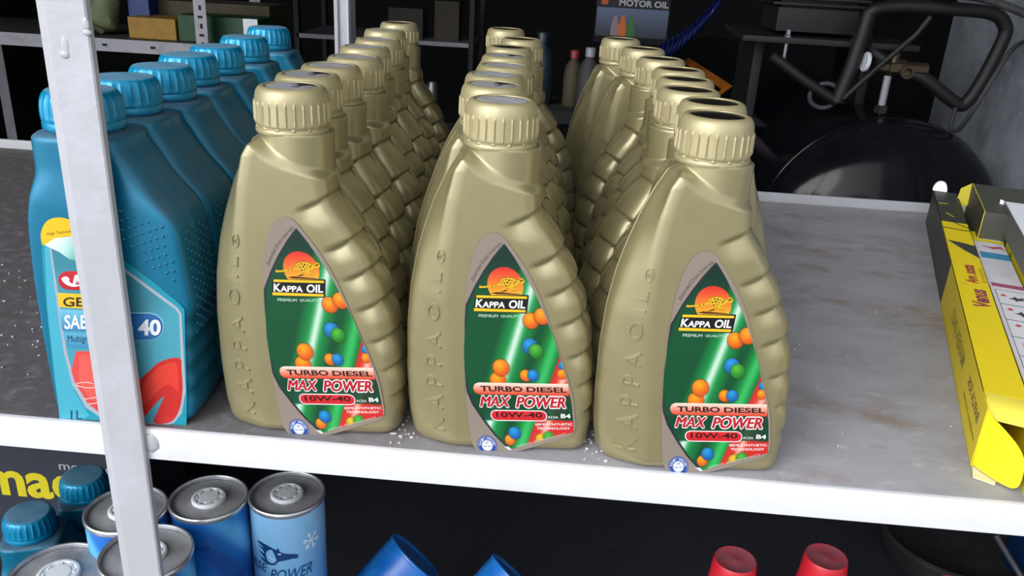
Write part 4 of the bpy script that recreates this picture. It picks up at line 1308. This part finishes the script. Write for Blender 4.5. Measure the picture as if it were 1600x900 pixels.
# black ring lying between the cartons
mb = MB()
mb.tube([(0.028 * math.cos(a), 0.028 * math.sin(a), 0) for a in np.linspace(0, 2 * PI, 40, endpoint=False)], 0.012, 14, closed=True)
o = build('rubber_ring', mb, MT['grey_rubber'], None, True, loc=(0.600, 0.640, 0.0122))
tag(o, 'dark rubber ring lying behind the white-faced carton', 'ring')

# ================================================================== LOWER SHELF
LZ = -0.50
TOPZ = -0.205
CH = TOPZ - LZ
def can_print(seed, style):
    """side colours of a can in rows/cols : printed streaks of lighter blue"""
    n, rows = 96, 60
    rg = np.random.RandomState(seed)
    a = np.linspace(0, 2 * PI, n, endpoint=False)[None, :]
    z = np.linspace(0, 1, rows)[:, None]
    s = np.zeros((rows, n))
    for k in range(14):
        f = rg.randint(1, 5)
        s += rg.uniform(.3, 1) * np.sin(f * a + rg.uniform(6, 26) * z + rg.uniform(0, 6)) / (1 + .25 * k)
    s = (s - s.min()) / (s.max() - s.min())
    base = np.array((22, 100, 182), float); lt = np.array((96, 178, 226), float); dk = np.array((10, 64, 140), float)
    C = base * (1 - sm(.5, .9, s)[..., None]) + lt * sm(.5, .9, s)[..., None]
    C = C * (1 - (1 - sm(.1, .4, s))[..., None] * .7) + dk * ((1 - sm(.1, .4, s))[..., None] * .7)
    if style == 'pale':
        w = sm(.45, .95, z) * 0.75
        C = C * (1 - w[..., None]) + np.array((160, 208, 236)) * w[..., None]
    return n, rows, C
def make_can(name, label, x, y, r, rz, seed, style, group=None, top=None):
    global CH
    CH = top - LZ
    t = thing(name, label, 'can', (x, y, LZ), rz, group)
    n, rows, C = can_print(seed, style)
    mb = MB()
    V = []
    for j in range(rows):
        z = 0.003 + (CH - 0.008) * j / (rows - 1)
        for k in range(n):
            an = 2 * PI * k / n
            V.append((r * math.cos(an), r * math.sin(an), z))
    F = [(j * n + k, j * n + (k + 1) % n, (j + 1) * n + (k + 1) % n, (j + 1) * n + k) for j in range(rows - 1) for k in range(n)]
    mb.add(V, F, C.reshape(-1, 3))
    body = build('can_body', mb, MT['can_blue'], t)
    mb = MB().lathe([(r - .0005, 0), (r + .0008, .001), (r + .0008, .0035), (r, .0045)], n=64)
    build('base_rim', mb, MT['rim_metal'], t)
    H = CH
    mb = MB().lathe([(r - .0002, H - .0055), (r + .0009, H - .0048), (r + .0012, H - .0030), (r + .0010, H - .0010), (r + .0002, H), (r - .0012, H - .0002), (r - .0018, H - .0016), (r - .0020, H - .0042)], n=72, cap=False)
    build('rim', mb, MT['rim_metal'], t)
    mb = MB().lathe([(r - .0019, H - .0062), (r - .0019, H - .0046), (r - .006, H - .0040), (r * .55, H - .0036), (r * .50, H - .0030), (0.001, H - .0030)], n=64)
    lid = build('lid', mb, MT['lid_metal'], t)
    rc = r * 0.44
    def rf(a, rr, z):
        if rr < rc * 0.75 and rr > rc * 0.6 and z > H - 0.0006: return rr
        return rr
    mb = MB().lathe([(rc, H - .0032), (rc, H - .0008), (rc - .001, H + .0004), (rc * .82, H + .0006), (rc * .78, H - .0010), (rc * .60, H - .0010), (rc * .56, H + .0002), (0.001, H + .0003)], n=48)
    for k in range(8):
        an = 2 * PI * (k + .5) / 8
        mb.box((rc * .69 * math.cos(an), rc * .69 * math.sin(an), H - .0004), (rc * .14, rc * .22, .0016), rot=Matrix.Rotation(an, 3, 'Z'))
    build('spout_cap', mb, MT['white_plastic'], lid, True, 40)
    return t, r
def wrap_poly(mb, pts, faces, r, a0, z0, col, dr=0.0003):
    V = []
    for (s, z) in pts:
        an = a0 + s / r
        V.append(((r + dr) * math.cos(an), (r + dr) * math.sin(an), z0 + z))
    mb.add(V, faces, col)

cans = [(-0.2475, 0.152, 0.0360, -0.16), (-0.3190, 0.134, 0.0362, -0.16), (-0.3870, 0.106, 0.0362, -0.16), (-0.3390, 0.049, 0.0385, -0.159), (-0.4225, 0.047, 0.0413, -0.19)]
names = ['pale blue can with a running horse head and snowflake, rightmost of the cans',
         'blue can with white spout cap, second from the right among the cans',
         'blue can half hidden behind the white post, back row beside the blue bottles',
         'blue can behind the white post, in front of the back row of cans',
         'blue can cut off by the bottom left corner of the picture']
CAN = []
CH0 = -0.16 - LZ
for i, (x, y, r, tp_) in enumerate(cans):
    CAN.append(make_can('oil_can', names[i], x, y, r, 0.0, 11 + i, 'pale' if i == 0 else 'plain', 'blue cans on the lower shelf', tp_)[0])
# horse head, snowflake and words on can 1, facing the camera
def horse(t, r):
    mb = MB()
    CH = CH0
    z_ = lambda pts: [((x - 1275) / 338 * 0.0724 * 1.04, CH - 0.027 - (y - 500) / 2.857 * 0.00070) for x, y in pts]
    head = [(1128, 545), (1160, 540), (1200, 548), (1228, 558), (1238, 548), (1244, 566), (1262, 574), (1300, 582), (1320, 590), (1316, 606), (1296, 604), (1262, 610), (1236, 616), (1218, 634), (1190, 638), (1160, 630), (1140, 612), (1172, 618), (1150, 596), (1130, 584), (1168, 590), (1160, 574), (1132, 562), (1170, 562)]
    P = z_(head)
    bmx = bmesh.new()
    vs_ = [bmx.verts.new((a, b, 0)) for a, b in curved_poly(P, 3)]
    f = bmx.faces.new(vs_)
    bmesh.ops.triangulate(bmx, faces=[f])
    bmx.verts.index_update()
    Fx = [tuple(v.index for v in ff.verts) for ff in bmx.faces]
    Px = [(v.co.x, v.co.y) for v in bmx.verts]
    bmx.free()
    A0 = -PI / 2 + 0.27
    wrap_poly(mb, Px, Fx, r, A0, 0, (16, 62, 118))
    # white nick of the mane and eye
    e = z_([(1196, 582), (1206, 600), (1222, 612), (1206, 612), (1194, 598)])
    wrap_poly(mb, e, [tuple(range(5))], r, A0, 0, (190, 220, 240), 0.0005)
    e = z_([(1232, 576), (1248, 574), (1250, 580), (1238, 581)])
    wrap_poly(mb, e, [(0, 1, 2, 3)], r, A0, 0, (190, 220, 240), 0.0005)
    for body, x0, y0, x1, y1 in (('POWER', 1192, 658, 1380, 712), ('HORSE', 985, 650, 1172, 690)):
        V, F = text2d(body, x0, y0, x1, y1, 0.01, 0.25)
        if body == 'HORSE': V[:, 1] += 0
        V[:, 1] += (V[:, 0] - x0) * (-0.06)
        wrap_poly(mb, z_([tuple(v) for v in V]), F, r, A0, 0, (30, 80, 130), 0.0005)
    # snowflake
    sx, sy, R_ = 1385, 545, 44
    for k in range(6):
        an = k * PI / 3 + .2
        ca, sa = math.cos(an), math.sin(an)
        def bar(p, q, w=2.6):
            d = np.array(q, float) - np.array(p, float); d /= np.linalg.norm(d); nn = np.array([-d[1], d[0]]) * w
            wrap_poly(mb, z_([tuple(np.array(p) + nn), tuple(np.array(q) + nn), tuple(np.array(q) - nn), tuple(np.array(p) - nn)]), [(0, 1, 2, 3)], r, A0, 0, (214, 234, 246), 0.0005)
        bar((sx, sy), (sx + R_ * ca, sy + R_ * sa))
        for s in (-1, 1):
            b2_ = an + s * 0.8
            p = (sx + R_ * .55 * ca, sy + R_ * .55 * sa)
            bar(p, (p[0] + R_ * .33 * math.cos(b2_), p[1] + R_ * .33 * math.sin(b2_)))
    o = build('can_print', mb, MT['can_blue'], t, False)
    o['label'] = 'dark blue horse head, snowflake and lettering'
horse(CAN[0], cans[0][2])
def lettering(t, r, words, col=(20, 60, 120)):
    for body, a0, z, L_, h in words:
        mb = MB()
        V, F = text2d(body, 0, 0, 1, 1, 0.0, 0.0)
        wrap_poly(mb, [(a * L_ + (1 - b) * h * .25, z + (1 - b) * h) for a, b in V], F, r, a0, 0, col, 0.0004)
        o = build('lettering', mb, MT['can_blue'], t, False)
        o['label'] = 'dark blue lettering'
lettering(CAN[1], cans[1][2], [('POWER', -PI / 2 - 0.35, CH0 - 0.036, 0.026, 0.005), ('HORSE', -PI / 2 + 0.45, CH0 - 0.080, 0.028, 0.007)])
lettering(CAN[3], cans[3][2], [('POWER', -PI / 2 + 0.60, CH0 - 0.036, 0.028, 0.007)])

# two blue bottles low down, same make as the row above
for i, (x, y, rz, lb) in enumerate(((-0.542, 0.279, 0.35, 'blue oil bottle on the lower shelf, right one of the pair by the dark carton'),
                                    (-0.562, 0.204, 0.35, 'blue oil bottle on the lower shelf, left one of the pair by the dark carton'))):
    blue_bottle((x, y, LZ), rz, lb, 'blue bottles on the lower shelf')

# dark carton with big yellow letters
bx = thing('carton', 'slate black carton with big yellow letters behind the lower blue bottles', 'box', (-0.80, 0.42, LZ))
build('carton_body', MB().box((0, 0.06, 0.125), (0.50, 0.12, 0.25), bev=0.001), MT['slate'], bx, False)
def flat_text(body, x0, z0, x1, z1, y, m, parent, bold=0.0, nm='lettering'):
    V, F = text2d(body, x0, -z1, x1, -z0, bold)
    mbt = MB().add([(a, y, -b) for a, b in V], F)
    return build(nm, mbt, m, parent, False)
flat_text('mac', 0.016, 0.092, 0.148, 0.130, -0.0004, MT['yellow_ink'], bx, 0.03)
flat_text('o', 0.168, 0.092, 0.200, 0.130, -0.0004, MT['yellow_ink'], bx, 0.03)
flat_text('motor o', 0.130, 0.142, 0.208, 0.153, -0.0004, MT['pale_ink'], bx, 0.0)

# tilted deep blue cylinders
def lean_can(name, label, top, axis, r, L_, group=None):
    ax = Vector(axis).normalized()
    q_ = Vector((0, 0, 1)).rotation_difference(ax).to_matrix()
    base = Vector(top) - ax * L_
    t = thing(name, label, 'can', tuple(base), 0, group)
    mb = MB().lathe([(r - .002, 0), (r, .002), (r, L_ - .006), (r, L_ - .0045)], n=56, rot=q_)
    build('can_body', mb, MT['can_deep'], t)
    mb = MB().lathe([(r, L_ - .0045), (r + .0010, L_ - .0035), (r + .0010, L_ - .0010), (r - .0004, L_), (r - .002, L_ - .001), (r - .003, L_ - .003), (.001, L_ - .003)], n=56, rot=q_)
    build('rim', mb, MT['can_deep'], t)
lean_can('oil_can', 'deep blue can tilted on the lower shelf, left of the tilted pair', (-0.130, 0.225, -0.286), (0.62, 0.42, 0.66), 0.036, 0.25, 'tilted deep blue cans')
lean_can('oil_can', 'deep blue can tilted on the lower shelf, right of the tilted pair', (-0.018, 0.222, -0.297), (0.62, 0.42, 0.66), 0.034, 0.24, 'tilted deep blue cans')

# red capped bottles
def red_bottle(x, y, top, label):
    t = thing('spray_bottle', label, 'bottle', (x, y, LZ), 0, 'red capped bottles on the lower shelf')
    H = top - LZ
    build('cap', MB().lathe([(0.0275, H - .055), (0.0272, H - .040), (0.0255, H - .028), (0.0242, H - .010), (0.0232, H - .002), (0.0222, H), (0.0215, H - .0004), (0.004, H - .0008), (0.002, H - .0002), (0.001, H - .0002)], n=56), MT['red'], t)
    build('bottle_body', MB().lathe([(0.030, 0), (0.033, .003), (0.033, H - .085), (0.031, H - .070), (0.0275, H - .058), (0.0265, H - .052)], n=48), MT['red'], t)
red_bottle(0.222, 0.240, -0.262, 'red capped bottle on the lower shelf, left of the two near bottom right')
red_bottle(0.324, 0.254, -0.258, 'red capped bottle on the lower shelf, right of the two near bottom right')
red_bottle(0.462, 0.236, -0.272, 'red capped bottle barely showing at the bottom edge, rightmost of the red ones')

# round dusty pan
t = thing('oil_pan', 'round dusty black drain pan lying on the lower shelf at right', 'pan', (0.640, 0.575, LZ))
build('pan_body', MB().lathe([(0.070, 0.0), (0.086, .004), (0.096, .020), (0.103, .046), (0.108, .052), (0.108, .055), (0.103, .057), (0.097, .052), (0.090, .044), (0.082, .040), (0.001, .038)], n=72), MT['rubber'], t)

# navy jerrycan with grey strap at the right
t = thing('jerrycan', 'navy blue plastic container at the bottom right corner', 'container', (0.80, 0.47, LZ))
build('container_body', MB().box((0, 0, 0.11), (0.20, 0.16, 0.22), bev=0.012), MT['navy'], t)
build('container_lid', MB().lathe([(0.02, 0.218), (0.02, 0.232), (0.018, 0.235), (0.001, 0.235)], n=32), MT['navy'], t)
o = build('strap', MB().tube([(0.652, 0.50, -0.386), (0.668, 0.488, -0.408), (0.690, 0.475, -0.436), (0.700, 0.43, -0.47), (0.705, 0.42, -0.493)], 0.0045, 10), MT['grey_rubber'])
tag(o, 'grey hose strip running down beside the navy container', 'hose')

# ================================================================== BACKGROUND: COMPRESSOR
comp = thing('air_compressor', 'big black horizontal air compressor tank with pump unit behind the shelf', 'compressor', (0.62, 1.42, -1.0))
def cp(name, mb, m, label=None, angle=40):
    o = build(name, mb, m, comp, True, angle)
    o.location = (-0.62, -1.42, 1.0)
    if label: o['label'] = label
    return o
TA = Vector((0.680, 1.25, -0.190))
TB = Vector((0.578, 3.10, -0.190))
TR = 0.262
ax = (TB - TA).normalized()
q_ = Vector((0, 0, 1)).rotation_difference(ax).to_matrix()
Lt = (TB - TA).length
prof = []
for k in range(13):
    a = PI / 2 * k / 12
    prof.append((max(TR * math.sin(a), 0.001), -0.13 * math.cos(a)))
prof += [(TR + .0015, 0.001), (TR + .0015, 0.006), (TR, 0.007), (TR, Lt - 0.007)]
for k in range(1, 12):
    a = PI / 2 * k / 12
    prof.append((max(TR * math.cos(a), 0.001), Lt + 0.13 * math.sin(a)))
cp('tank', MB().lathe(prof, n=96, c=tuple(TA), rot=q_), MT['tank'], 'glossy black steel tank')
for (f, s) in ((0.15, -1), (0.15, 1), (0.85, -1), (0.85, 1)):
    p = TA + ax * Lt * f
    side = Vector((ax.y, -ax.x, 0)) * s * 0.16
    cp('leg', MB().box((p.x + side.x, p.y + side.y, -0.705), (0.05, 0.05, 0.59), bev=0.004), MT['black'])
# pump plate on two brackets above the tank
cp('pump_plate', MB().box((0.545, 1.50, 0.205), (0.36, 0.34, 0.012), rot=Matrix.Rotation(-0.05, 3, 'Z'), bev=0.002), MT['iron'])
for x in (0.42, 0.66):
    cp('bracket', MB().box((x, 1.56, 0.10), (0.02, 0.25, 0.20), rot=Matrix.Rotation(-0.05, 3, 'Z'), bev=0.002), MT['black'])
fins = MB().box((0.515, 1.46, 0.245), (0.17, 0.16, 0.05), bev=0.004)
cp('pump_foot', fins, MT['iron'])
for k in range(7):
    cp('cooling_fin', MB().box((0.515, 1.46, 0.277 + 0.012 * k), (0.20, 0.19, 0.005), bev=0.001), MT['iron'])
cp('pump_block', MB().box((0.515, 1.46, 0.32), (0.16, 0.15, 0.10), bev=0.004), MT['iron'])
for (x, y) in ((0.450, 1.345), (0.590, 1.345)):
    cp('bolt', MB().lathe([(0.008, 0.208), (0.008, 0.214), (0.0055, 0.216), (0.0055, 0.226), (0.001, 0.228)], n=6, c=(x, y, 0)).lathe([(0.004, 0.16), (0.004, 0.2)], n=8, c=(x, y, 0)), MT['steel'], 'bright bolt')
cp('guard_frame', MB().tube(curved_poly([(0.590, 1.30, 0.265), (0.640, 1.30, 0.285), (0.768, 1.30, 0.287), (0.835, 1.30, 0.282), (0.862, 1.30, 0.262), (0.866, 1.30, 0.235), (0.845, 1.30, 0.150), (0.825, 1.30, 0.106), (0.805, 1.30, 0.103), (0.730, 1.30, 0.148), (0.690, 1.31, 0.16), (0.62, 1.34, 0.20)], 6), 0.0135, 14, closed=True), MT['black'], 'bent black tube guard')
cp('frame_tube', MB().tube([(0.413, 1.30, 0.176), (0.48, 1.295, 0.135), (0.560, 1.29, 0.092)], 0.011, 12), MT['black'])
cp('frame_tube', MB().tube([(0.560, 1.29, 0.092), (0.575, 1.29, 0.16), (0.586, 1.295, 0.23), (0.592, 1.30, 0.27)], 0.015, 12), MT['black'])
cp('frame_tube', MB().tube([(0.568, 1.28, 0.100), (0.62, 1.285, 0.160), (0.69, 1.29, 0.235), (0.71, 1.29, 0.27)], 0.006, 10), MT['iron'])
cp('hose_loop', MB().tube([(0.538 + 0.030 * math.cos(a), 1.31 - 0.005 * math.sin(a), 0.100 + 0.026 * math.sin(a)) for a in np.linspace(0, 2 * PI, 36, endpoint=False)], 0.0052, 10, closed=True), MT['grey_rubber'], 'grey ring of hose')
gq = Vector((0, 0, 1)).rotation_difference(Vector((-0.96, -0.05, 0.1)).normalized()).to_matrix()
cp('gauge', MB().lathe([(0.019, -0.005), (0.020, 0), (0.018, .002), (0.017, .001), (0.001, .001)], n=36, c=(0.597, 1.28, 0.177), rot=gq), MT['white_plastic'], 'white dial pressure gauge')
cp('valve_pipe', MB().lathe([(0.0075, 0.085), (0.0075, 0.15)], n=20, c=(0.655, 1.298, 0)), MT['rack_metal'], 'pale vertical pipe')
cp('valve_collar', MB().lathe([(0.014, 0.074), (0.014, 0.088), (0.0095, 0.090)], n=6, c=(0.655, 1.298, 0)).lathe([(0.006, 0.045), (0.006, 0.075)], n=12, c=(0.655, 1.298, 0)).lathe([(0.020, 0.040), (0.018, 0.048), (0.006, 0.050)], n=24, c=(0.655, 1.298, 0)), MT['iron'])
fx = Matrix.Rotation(PI / 2, 3, 'Y')
fy = Matrix.Rotation(PI / 2, 3, 'X')
cp('brass_fitting', MB().lathe([(0.012, -0.045), (0.012, -0.02), (0.016, -0.018), (0.016, 0.015), (0.012, 0.017), (0.012, 0.06)], n=6, c=(0.670, 1.298, 0.168), rot=fx)
   .lathe([(0.013, 0), (0.013, 0.02), (0.009, 0.02), (0.009, 0.005), (0.001, 0.005)], n=24, c=(0.682, 1.288, 0.162), rot=fy)
   .lathe([(0.011, 0.0), (0.011, 0.02), (0.006, 0.024)], n=12, c=(0.66, 1.298, 0.175)), MT['brass'], 'dull brass valve body')
# orange-framed sticker wrapped on the tank flank
def tank_pt(t_, phi, dr=0.0008):
    """phi measured from straight up towards the camera side"""
    side = Vector((ax.y, -ax.x, 0)).normalized() * -1
    up = ax.cross(side).normalized()
    if up.z < 0: up = -up
    if side.y > 0: side = -side
    return TA + ax * t_ + (up * math.cos(phi) + side * math.sin(phi)) * (TR + dr)
def strip(t0, t1, p0, p1, n=10):
    V, F = [], []
    for i in range(n + 1):
        for j in range(n + 1):
            V.append(tuple(tank_pt(t0 + (t1 - t0) * i / n, p0 + (p1 - p0) * j / n)))
    for i in range(n):
        for j in range(n):
            a = i * (n + 1) + j
            F.append((a, a + 1, a + n + 2, a + n + 1))
    return V, F
STK = MB()
T0, T1, P0, P1, TW, PW = 0.77, 1.50, 0.66, 1.55, 0.05, 0.10
for a in ((T0, T1, P0, P0 + PW), (T0, T1, P1 - PW, P1), (T0, T0 + TW, P0, P1), (T1 - TW, T1, P0, P1)):
    V, F = strip(*a); STK.add(V, F)
cp('orange_sticker', STK, MT['orange'], 'orange framed sticker on the tank')

# cable hanging from the wall
o = build('power_cable', MB().tube([tuple(p) for p in bspline([(0.70, 1.28, 0.312), (0.77, 1.22, 0.315), (0.83, 1.12, 0.285), (0.90, 1.05, 0.245), (0.972, 1.0, 0.215)], 28)], 0.0075, 10), MT['rubber'])
tag(o, 'thick black cable crossing in front of the concrete wall', 'cable')
o = build('power_cable', MB().tube([tuple(p) for p in bspline([(0.862, 1.16, 0.244), (0.852, 1.22, 0.236), (0.826, 1.22, 0.160), (0.806, 1.22, 0.100), (0.796, 1.24, 0.052), (0.790, 1.27, 0.055), (0.800, 1.285, 0.095)], 36)], 0.0045, 8), MT['rubber'])
tag(o, 'thin black cable hanging down the concrete wall', 'cable')

# ================================================================== BACKGROUND: MOTOR OIL POSTER AND REAR GOODS
ps = thing('poster', 'dim poster reading MOTOR OIL with coloured bottles on the back wall', 'poster', (0.19, 2.4, 0.0))
build('poster_board', MB().box((0, 0.006, 0.16), (0.245, 0.012, 0.15)), MT['room_dark'], ps, False)
mb = MB()
mb.add([(-0.118, -0.001, 0.105), (0.118, -0.001, 0.105), (0.118, -0.001, 0.196), (-0.118, -0.001, 0.196)], [(0, 1, 2, 3)], np.array([(50, 56, 66), (50, 56, 66), (104, 116, 146), (104, 116, 146)], float))
mb.add([(-0.118, -0.001, 0.196), (0.118, -0.001, 0.196), (0.118, -0.001, 0.234), (-0.118, -0.001, 0.234)], [(0, 1, 2, 3)], (20, 22, 26))
V, F = text2d('MOTOR OIL', -0.046, -0.2225, 0.114, -0.2035, 0.03)
mb.add([(a, -0.0016, -b) for a, b in V], F, (190, 192, 196))
for k, (cx_, col) in enumerate(((-0.055, (150, 130, 140)), (-0.030, (214, 110, 40)), (-0.002, (60, 120, 60)))):
    P = [(-0.013, 0), (0.013, 0), (0.013, 0.03), (0.006, 0.055), (0.005, 0.064), (-0.005, 0.064), (-0.006, 0.055), (-0.012, 0.034)]
    mb.add([(cx_ + a, -0.0018 - k * .0003, 0.108 + b) for a, b in P], [tuple(range(8))], col)
mb.add([(-0.105, -0.0018, 0.205), (-0.085, -0.0018, 0.205), (-0.082, -0.0018, 0.224), (-0.106, -0.0018, 0.226)], [(0, 1, 2, 3)], (196, 96, 24))
build('poster_print', mb, MT['print'], ps, False)

# blue coil hose
pts = []
for k in range(240):
    t_ = k / 239
    a = t_ * 2 * PI * 13
    c0 = Vector((0.455, 2.30, 0.245)) * (1 - t_) + Vector((0.265, 2.30, 0.060)) * t_
    c0.z -= 0.03 * math.sin(t_ * PI)
    pts.append(c0 + Vector((0.030 * math.cos(a) * .5, 0.030 * math.sin(a), 0.036 * math.cos(a))))
o = build('coil_hose', MB().tube(pts, 0.0048, 8), MT['blue_hose'])
tag(o, 'dark blue coiled air hose hanging beside the poster', 'hose')

# middle rack with dim goods
mr_ = thing('storage_rack', 'dim metal rack in the dark behind the middle bottles', 'shelf', (-0.60, 2.45, -1.0))
def mp(name, mb, m):
    o = build(name, mb, m, mr_, False); o.location = (0.60, -2.45, 1.0); return o
for x in (-0.345, -0.95):
    for y in (2.42, 2.75):
        mp('upright', MB().box((x, y, 0.0), (0.016, 0.03, 2.0)), MT['iron'])
for z in (0.045, -0.30, 0.40):
    mp('shelf', MB().box((-0.65, 2.585, z), (0.60, 0.36, 0.014)), MT['rack_metal'])
def small_box(label, c, d, m, cat='box', name='carton', grp=None):
    t = thing(name, label, cat, (c[0], c[1], c[2] - d[2] / 2), 0.0, grp)
    build('carton_body', MB().box((0, 0, d[2] / 2), d, bev=0.002), m, t, False)
    build('tape', MB().box((0, -d[1] / 2 - .0004, d[2] / 2), (d[0] * .2, 0.0006, d[2] * .9)), MT['brown'], t, False)
    return t
small_box('dim brown carton on the middle rack, above its shelf line', (-0.437, 2.50, 0.052 + 0.065), (0.085, 0.1, 0.13), MT['brown'])
small_box('dim dark carton on the middle rack, left of the brown one', (-0.58, 2.50, 0.052 + 0.05), (0.12, 0.1, 0.10), MT['rack_dark'])
def dim_bottle(label, x, y, z, s, m, capm, grp):
    t = thing('oil_bottle', label, 'bottle', (x, y, z), 0, grp)
    build('bottle_body', MB().lathe([(0.03 * s, 0), (0.032 * s, .004), (0.032 * s, 0.10 * s), (0.026 * s, 0.13 * s), (0.012 * s, 0.15 * s), (0.012 * s, 0.155 * s)], n=24), m, t)
    build('cap', MB().lathe([(0.015 * s, 0.152 * s), (0.015 * s, 0.175 * s), (0.013 * s, 0.178 * s)], n=20), capm, t)
gt = thing('work_table', 'low dark table of dim goods under the poster', 'table', (0.0, 1.68, -1.0))
build('table_top', MB().box((0, 0, 0.973), (0.26, 0.24, 0.03)), MT['room_dark'], gt, False)
for sx_ in (-1, 1):
    for sy_ in (-1, 1):
        build('leg', MB().box((sx_ * 0.11, sy_ * 0.10, 0.479), (0.03, 0.03, 0.958)), MT['room_dark'], gt, False)
dim_bottle('dim bottle with a red cap on the dark table at the back', 0.008, 1.66, -0.012, 0.78, MT['brown'], MT['dim_red'], None)
dim_bottle('dim bottle with a white cap on the dark table at the back', 0.046, 1.62, -0.012, 0.85, MT['rack_dark'], MT['rack_metal'], None)
dim_bottle('dim teal bottle at the left end of the dark table at the back', -0.075, 1.66, -0.012, 1.0, MT['teal_item'], MT['teal_item'], None)
small_box('dim navy carton in front on the dark table at the back', (0.095, 1.66, -0.012 + 0.03), (0.05, 0.05, 0.06), MT['blue_card'])
o = build('glass_jar', MB().lathe([(0.012, 0), (0.014, .003), (0.014, 0.07), (0.010, 0.078), (0.001, 0.079)], n=24), MT['steel'], None, loc=(-0.486, 2.46, -0.293 + 0.0))
tag(o, 'small bright metal canister on the lower shelf of the middle rack', 'canister')
o.scale = (1.6, 1.6, 2.6)

# ================================================================== BACKGROUND: LEFT PERFORATED RACK
lr = thing('storage_rack', 'pale perforated steel rack with coloured boxes, upper left', 'shelf', (-1.0, 1.5, -1.0))
def lp(name, mb, m, lab=None):
    o = build(name, mb, m, lr, False); o.location = (1.0, -1.5, 1.0)
    if lab: o['label'] = lab
    return o
def upright(x, y, z0, z1):
    lp('upright', MB().box((x, y, (z0 + z1) / 2), (0.030, 0.003, z1 - z0)).box((x - 0.0135, y + .014, (z0 + z1) / 2), (0.003, 0.028, z1 - z0)), MT['rack_metal'])
    mb = MB()
    k = 0
    z = 0.04
    while z < 0.5:
        mb.box((x, y - .0018, z), (0.011, 0.0012, 0.006)) if k % 2 == 0 else mb.box((x + .001, y - .0018, z), (0.006, 0.0012, 0.011))
        z += 0.021; k += 1
    s = lp('slot_row', mb, MT['slot'])
upright(-0.887, 1.498, -1.0, 1.1)
upright(-1.235, 1.515, -1.0, 1.1)
for (x, y) in ((-0.887, 1.86), (-1.66, 1.86), (-1.66, 1.50)):
    lp('upright', MB().box((x, y, 0.05), (0.03, 0.003, 2.1)), MT['rack_metal'])
for z in (0.088, 0.45, -0.35):
    lp('shelf_beam', MB().box((-1.275, 1.496, z), (0.80, 0.003, 0.030)), MT['rack_metal'], 'pale front beam')
    lp('shelf', MB().box((-1.27, 1.68, z + 0.010), (0.79, 0.36, 0.006)), MT['rack_dark'])
for k in range(5):
    lp('beam_slot', MB().box((-1.13 + k * 0.12, 1.4940, 0.088), (0.012, 0.001, 0.006)), MT['slot'])
SH = 0.1015
def shelf_box(label, c, d, m, rz=0.0, endm=None):
    t = thing('carton', label, 'box', (c[0], c[1], SH), rz, None)
    build('carton_body', MB().box((0, 0, d[2] / 2), d, bev=0.0015), m, t, False)
    if endm:
        build('end_label', MB().box((d[0] / 2 - 0.018, -d[1] / 2 - .0005, d[2] / 2), (0.036, 0.001, d[2])), endm, t, False)
    return t
shelf_box('yellow fronted carton on the perforated rack, beside its slotted upright', (-1.035, 1.60, 0), (0.12, 0.10, 0.05), MT['yellow'])
shelf_box('long green carton with a pale end on the perforated rack', (-0.868, 1.60, 0), (0.20, 0.10, 0.062), MT['green'], -0.0, MT['white_plastic'])
shelf_box('brown flat carton behind the green one on the perforated rack', (-0.93, 1.735, 0), (0.30, 0.13, 0.085), MT['brown'])
t = thing('carton', 'blue carton at the top left on the perforated rack', 'box', (-1.10, 1.66, SH))
build('carton_body', MB().box((0, 0, 0.065), (0.055, 0.08, 0.13), bev=0.002), MT['blue_card'], t, False)
t = thing('plastic_bag', 'pale olive crumpled bag beside the blue carton on the perforated rack', 'bag', (-1.19, 1.60, SH))
P, F = blob((0, 0, 0.062), 0.062, (0.78, 0.6, 1.0))
P = [(x + 0.006 * math.sin(90 * z), y + 0.006 * math.cos(80 * z + 40 * x), z) for x, y, z in P]
build('bag_body', MB().add(P, F), MT['olive'], t, True, 30)
build('bag_tie', MB().box((0.0, -0.035, 0.02), (0.05, 0.004, 0.012), rot=Matrix.Rotation(0.5, 3, 'Y')), MT['brown'], t, False)

cam.data.dof.use_dof = False
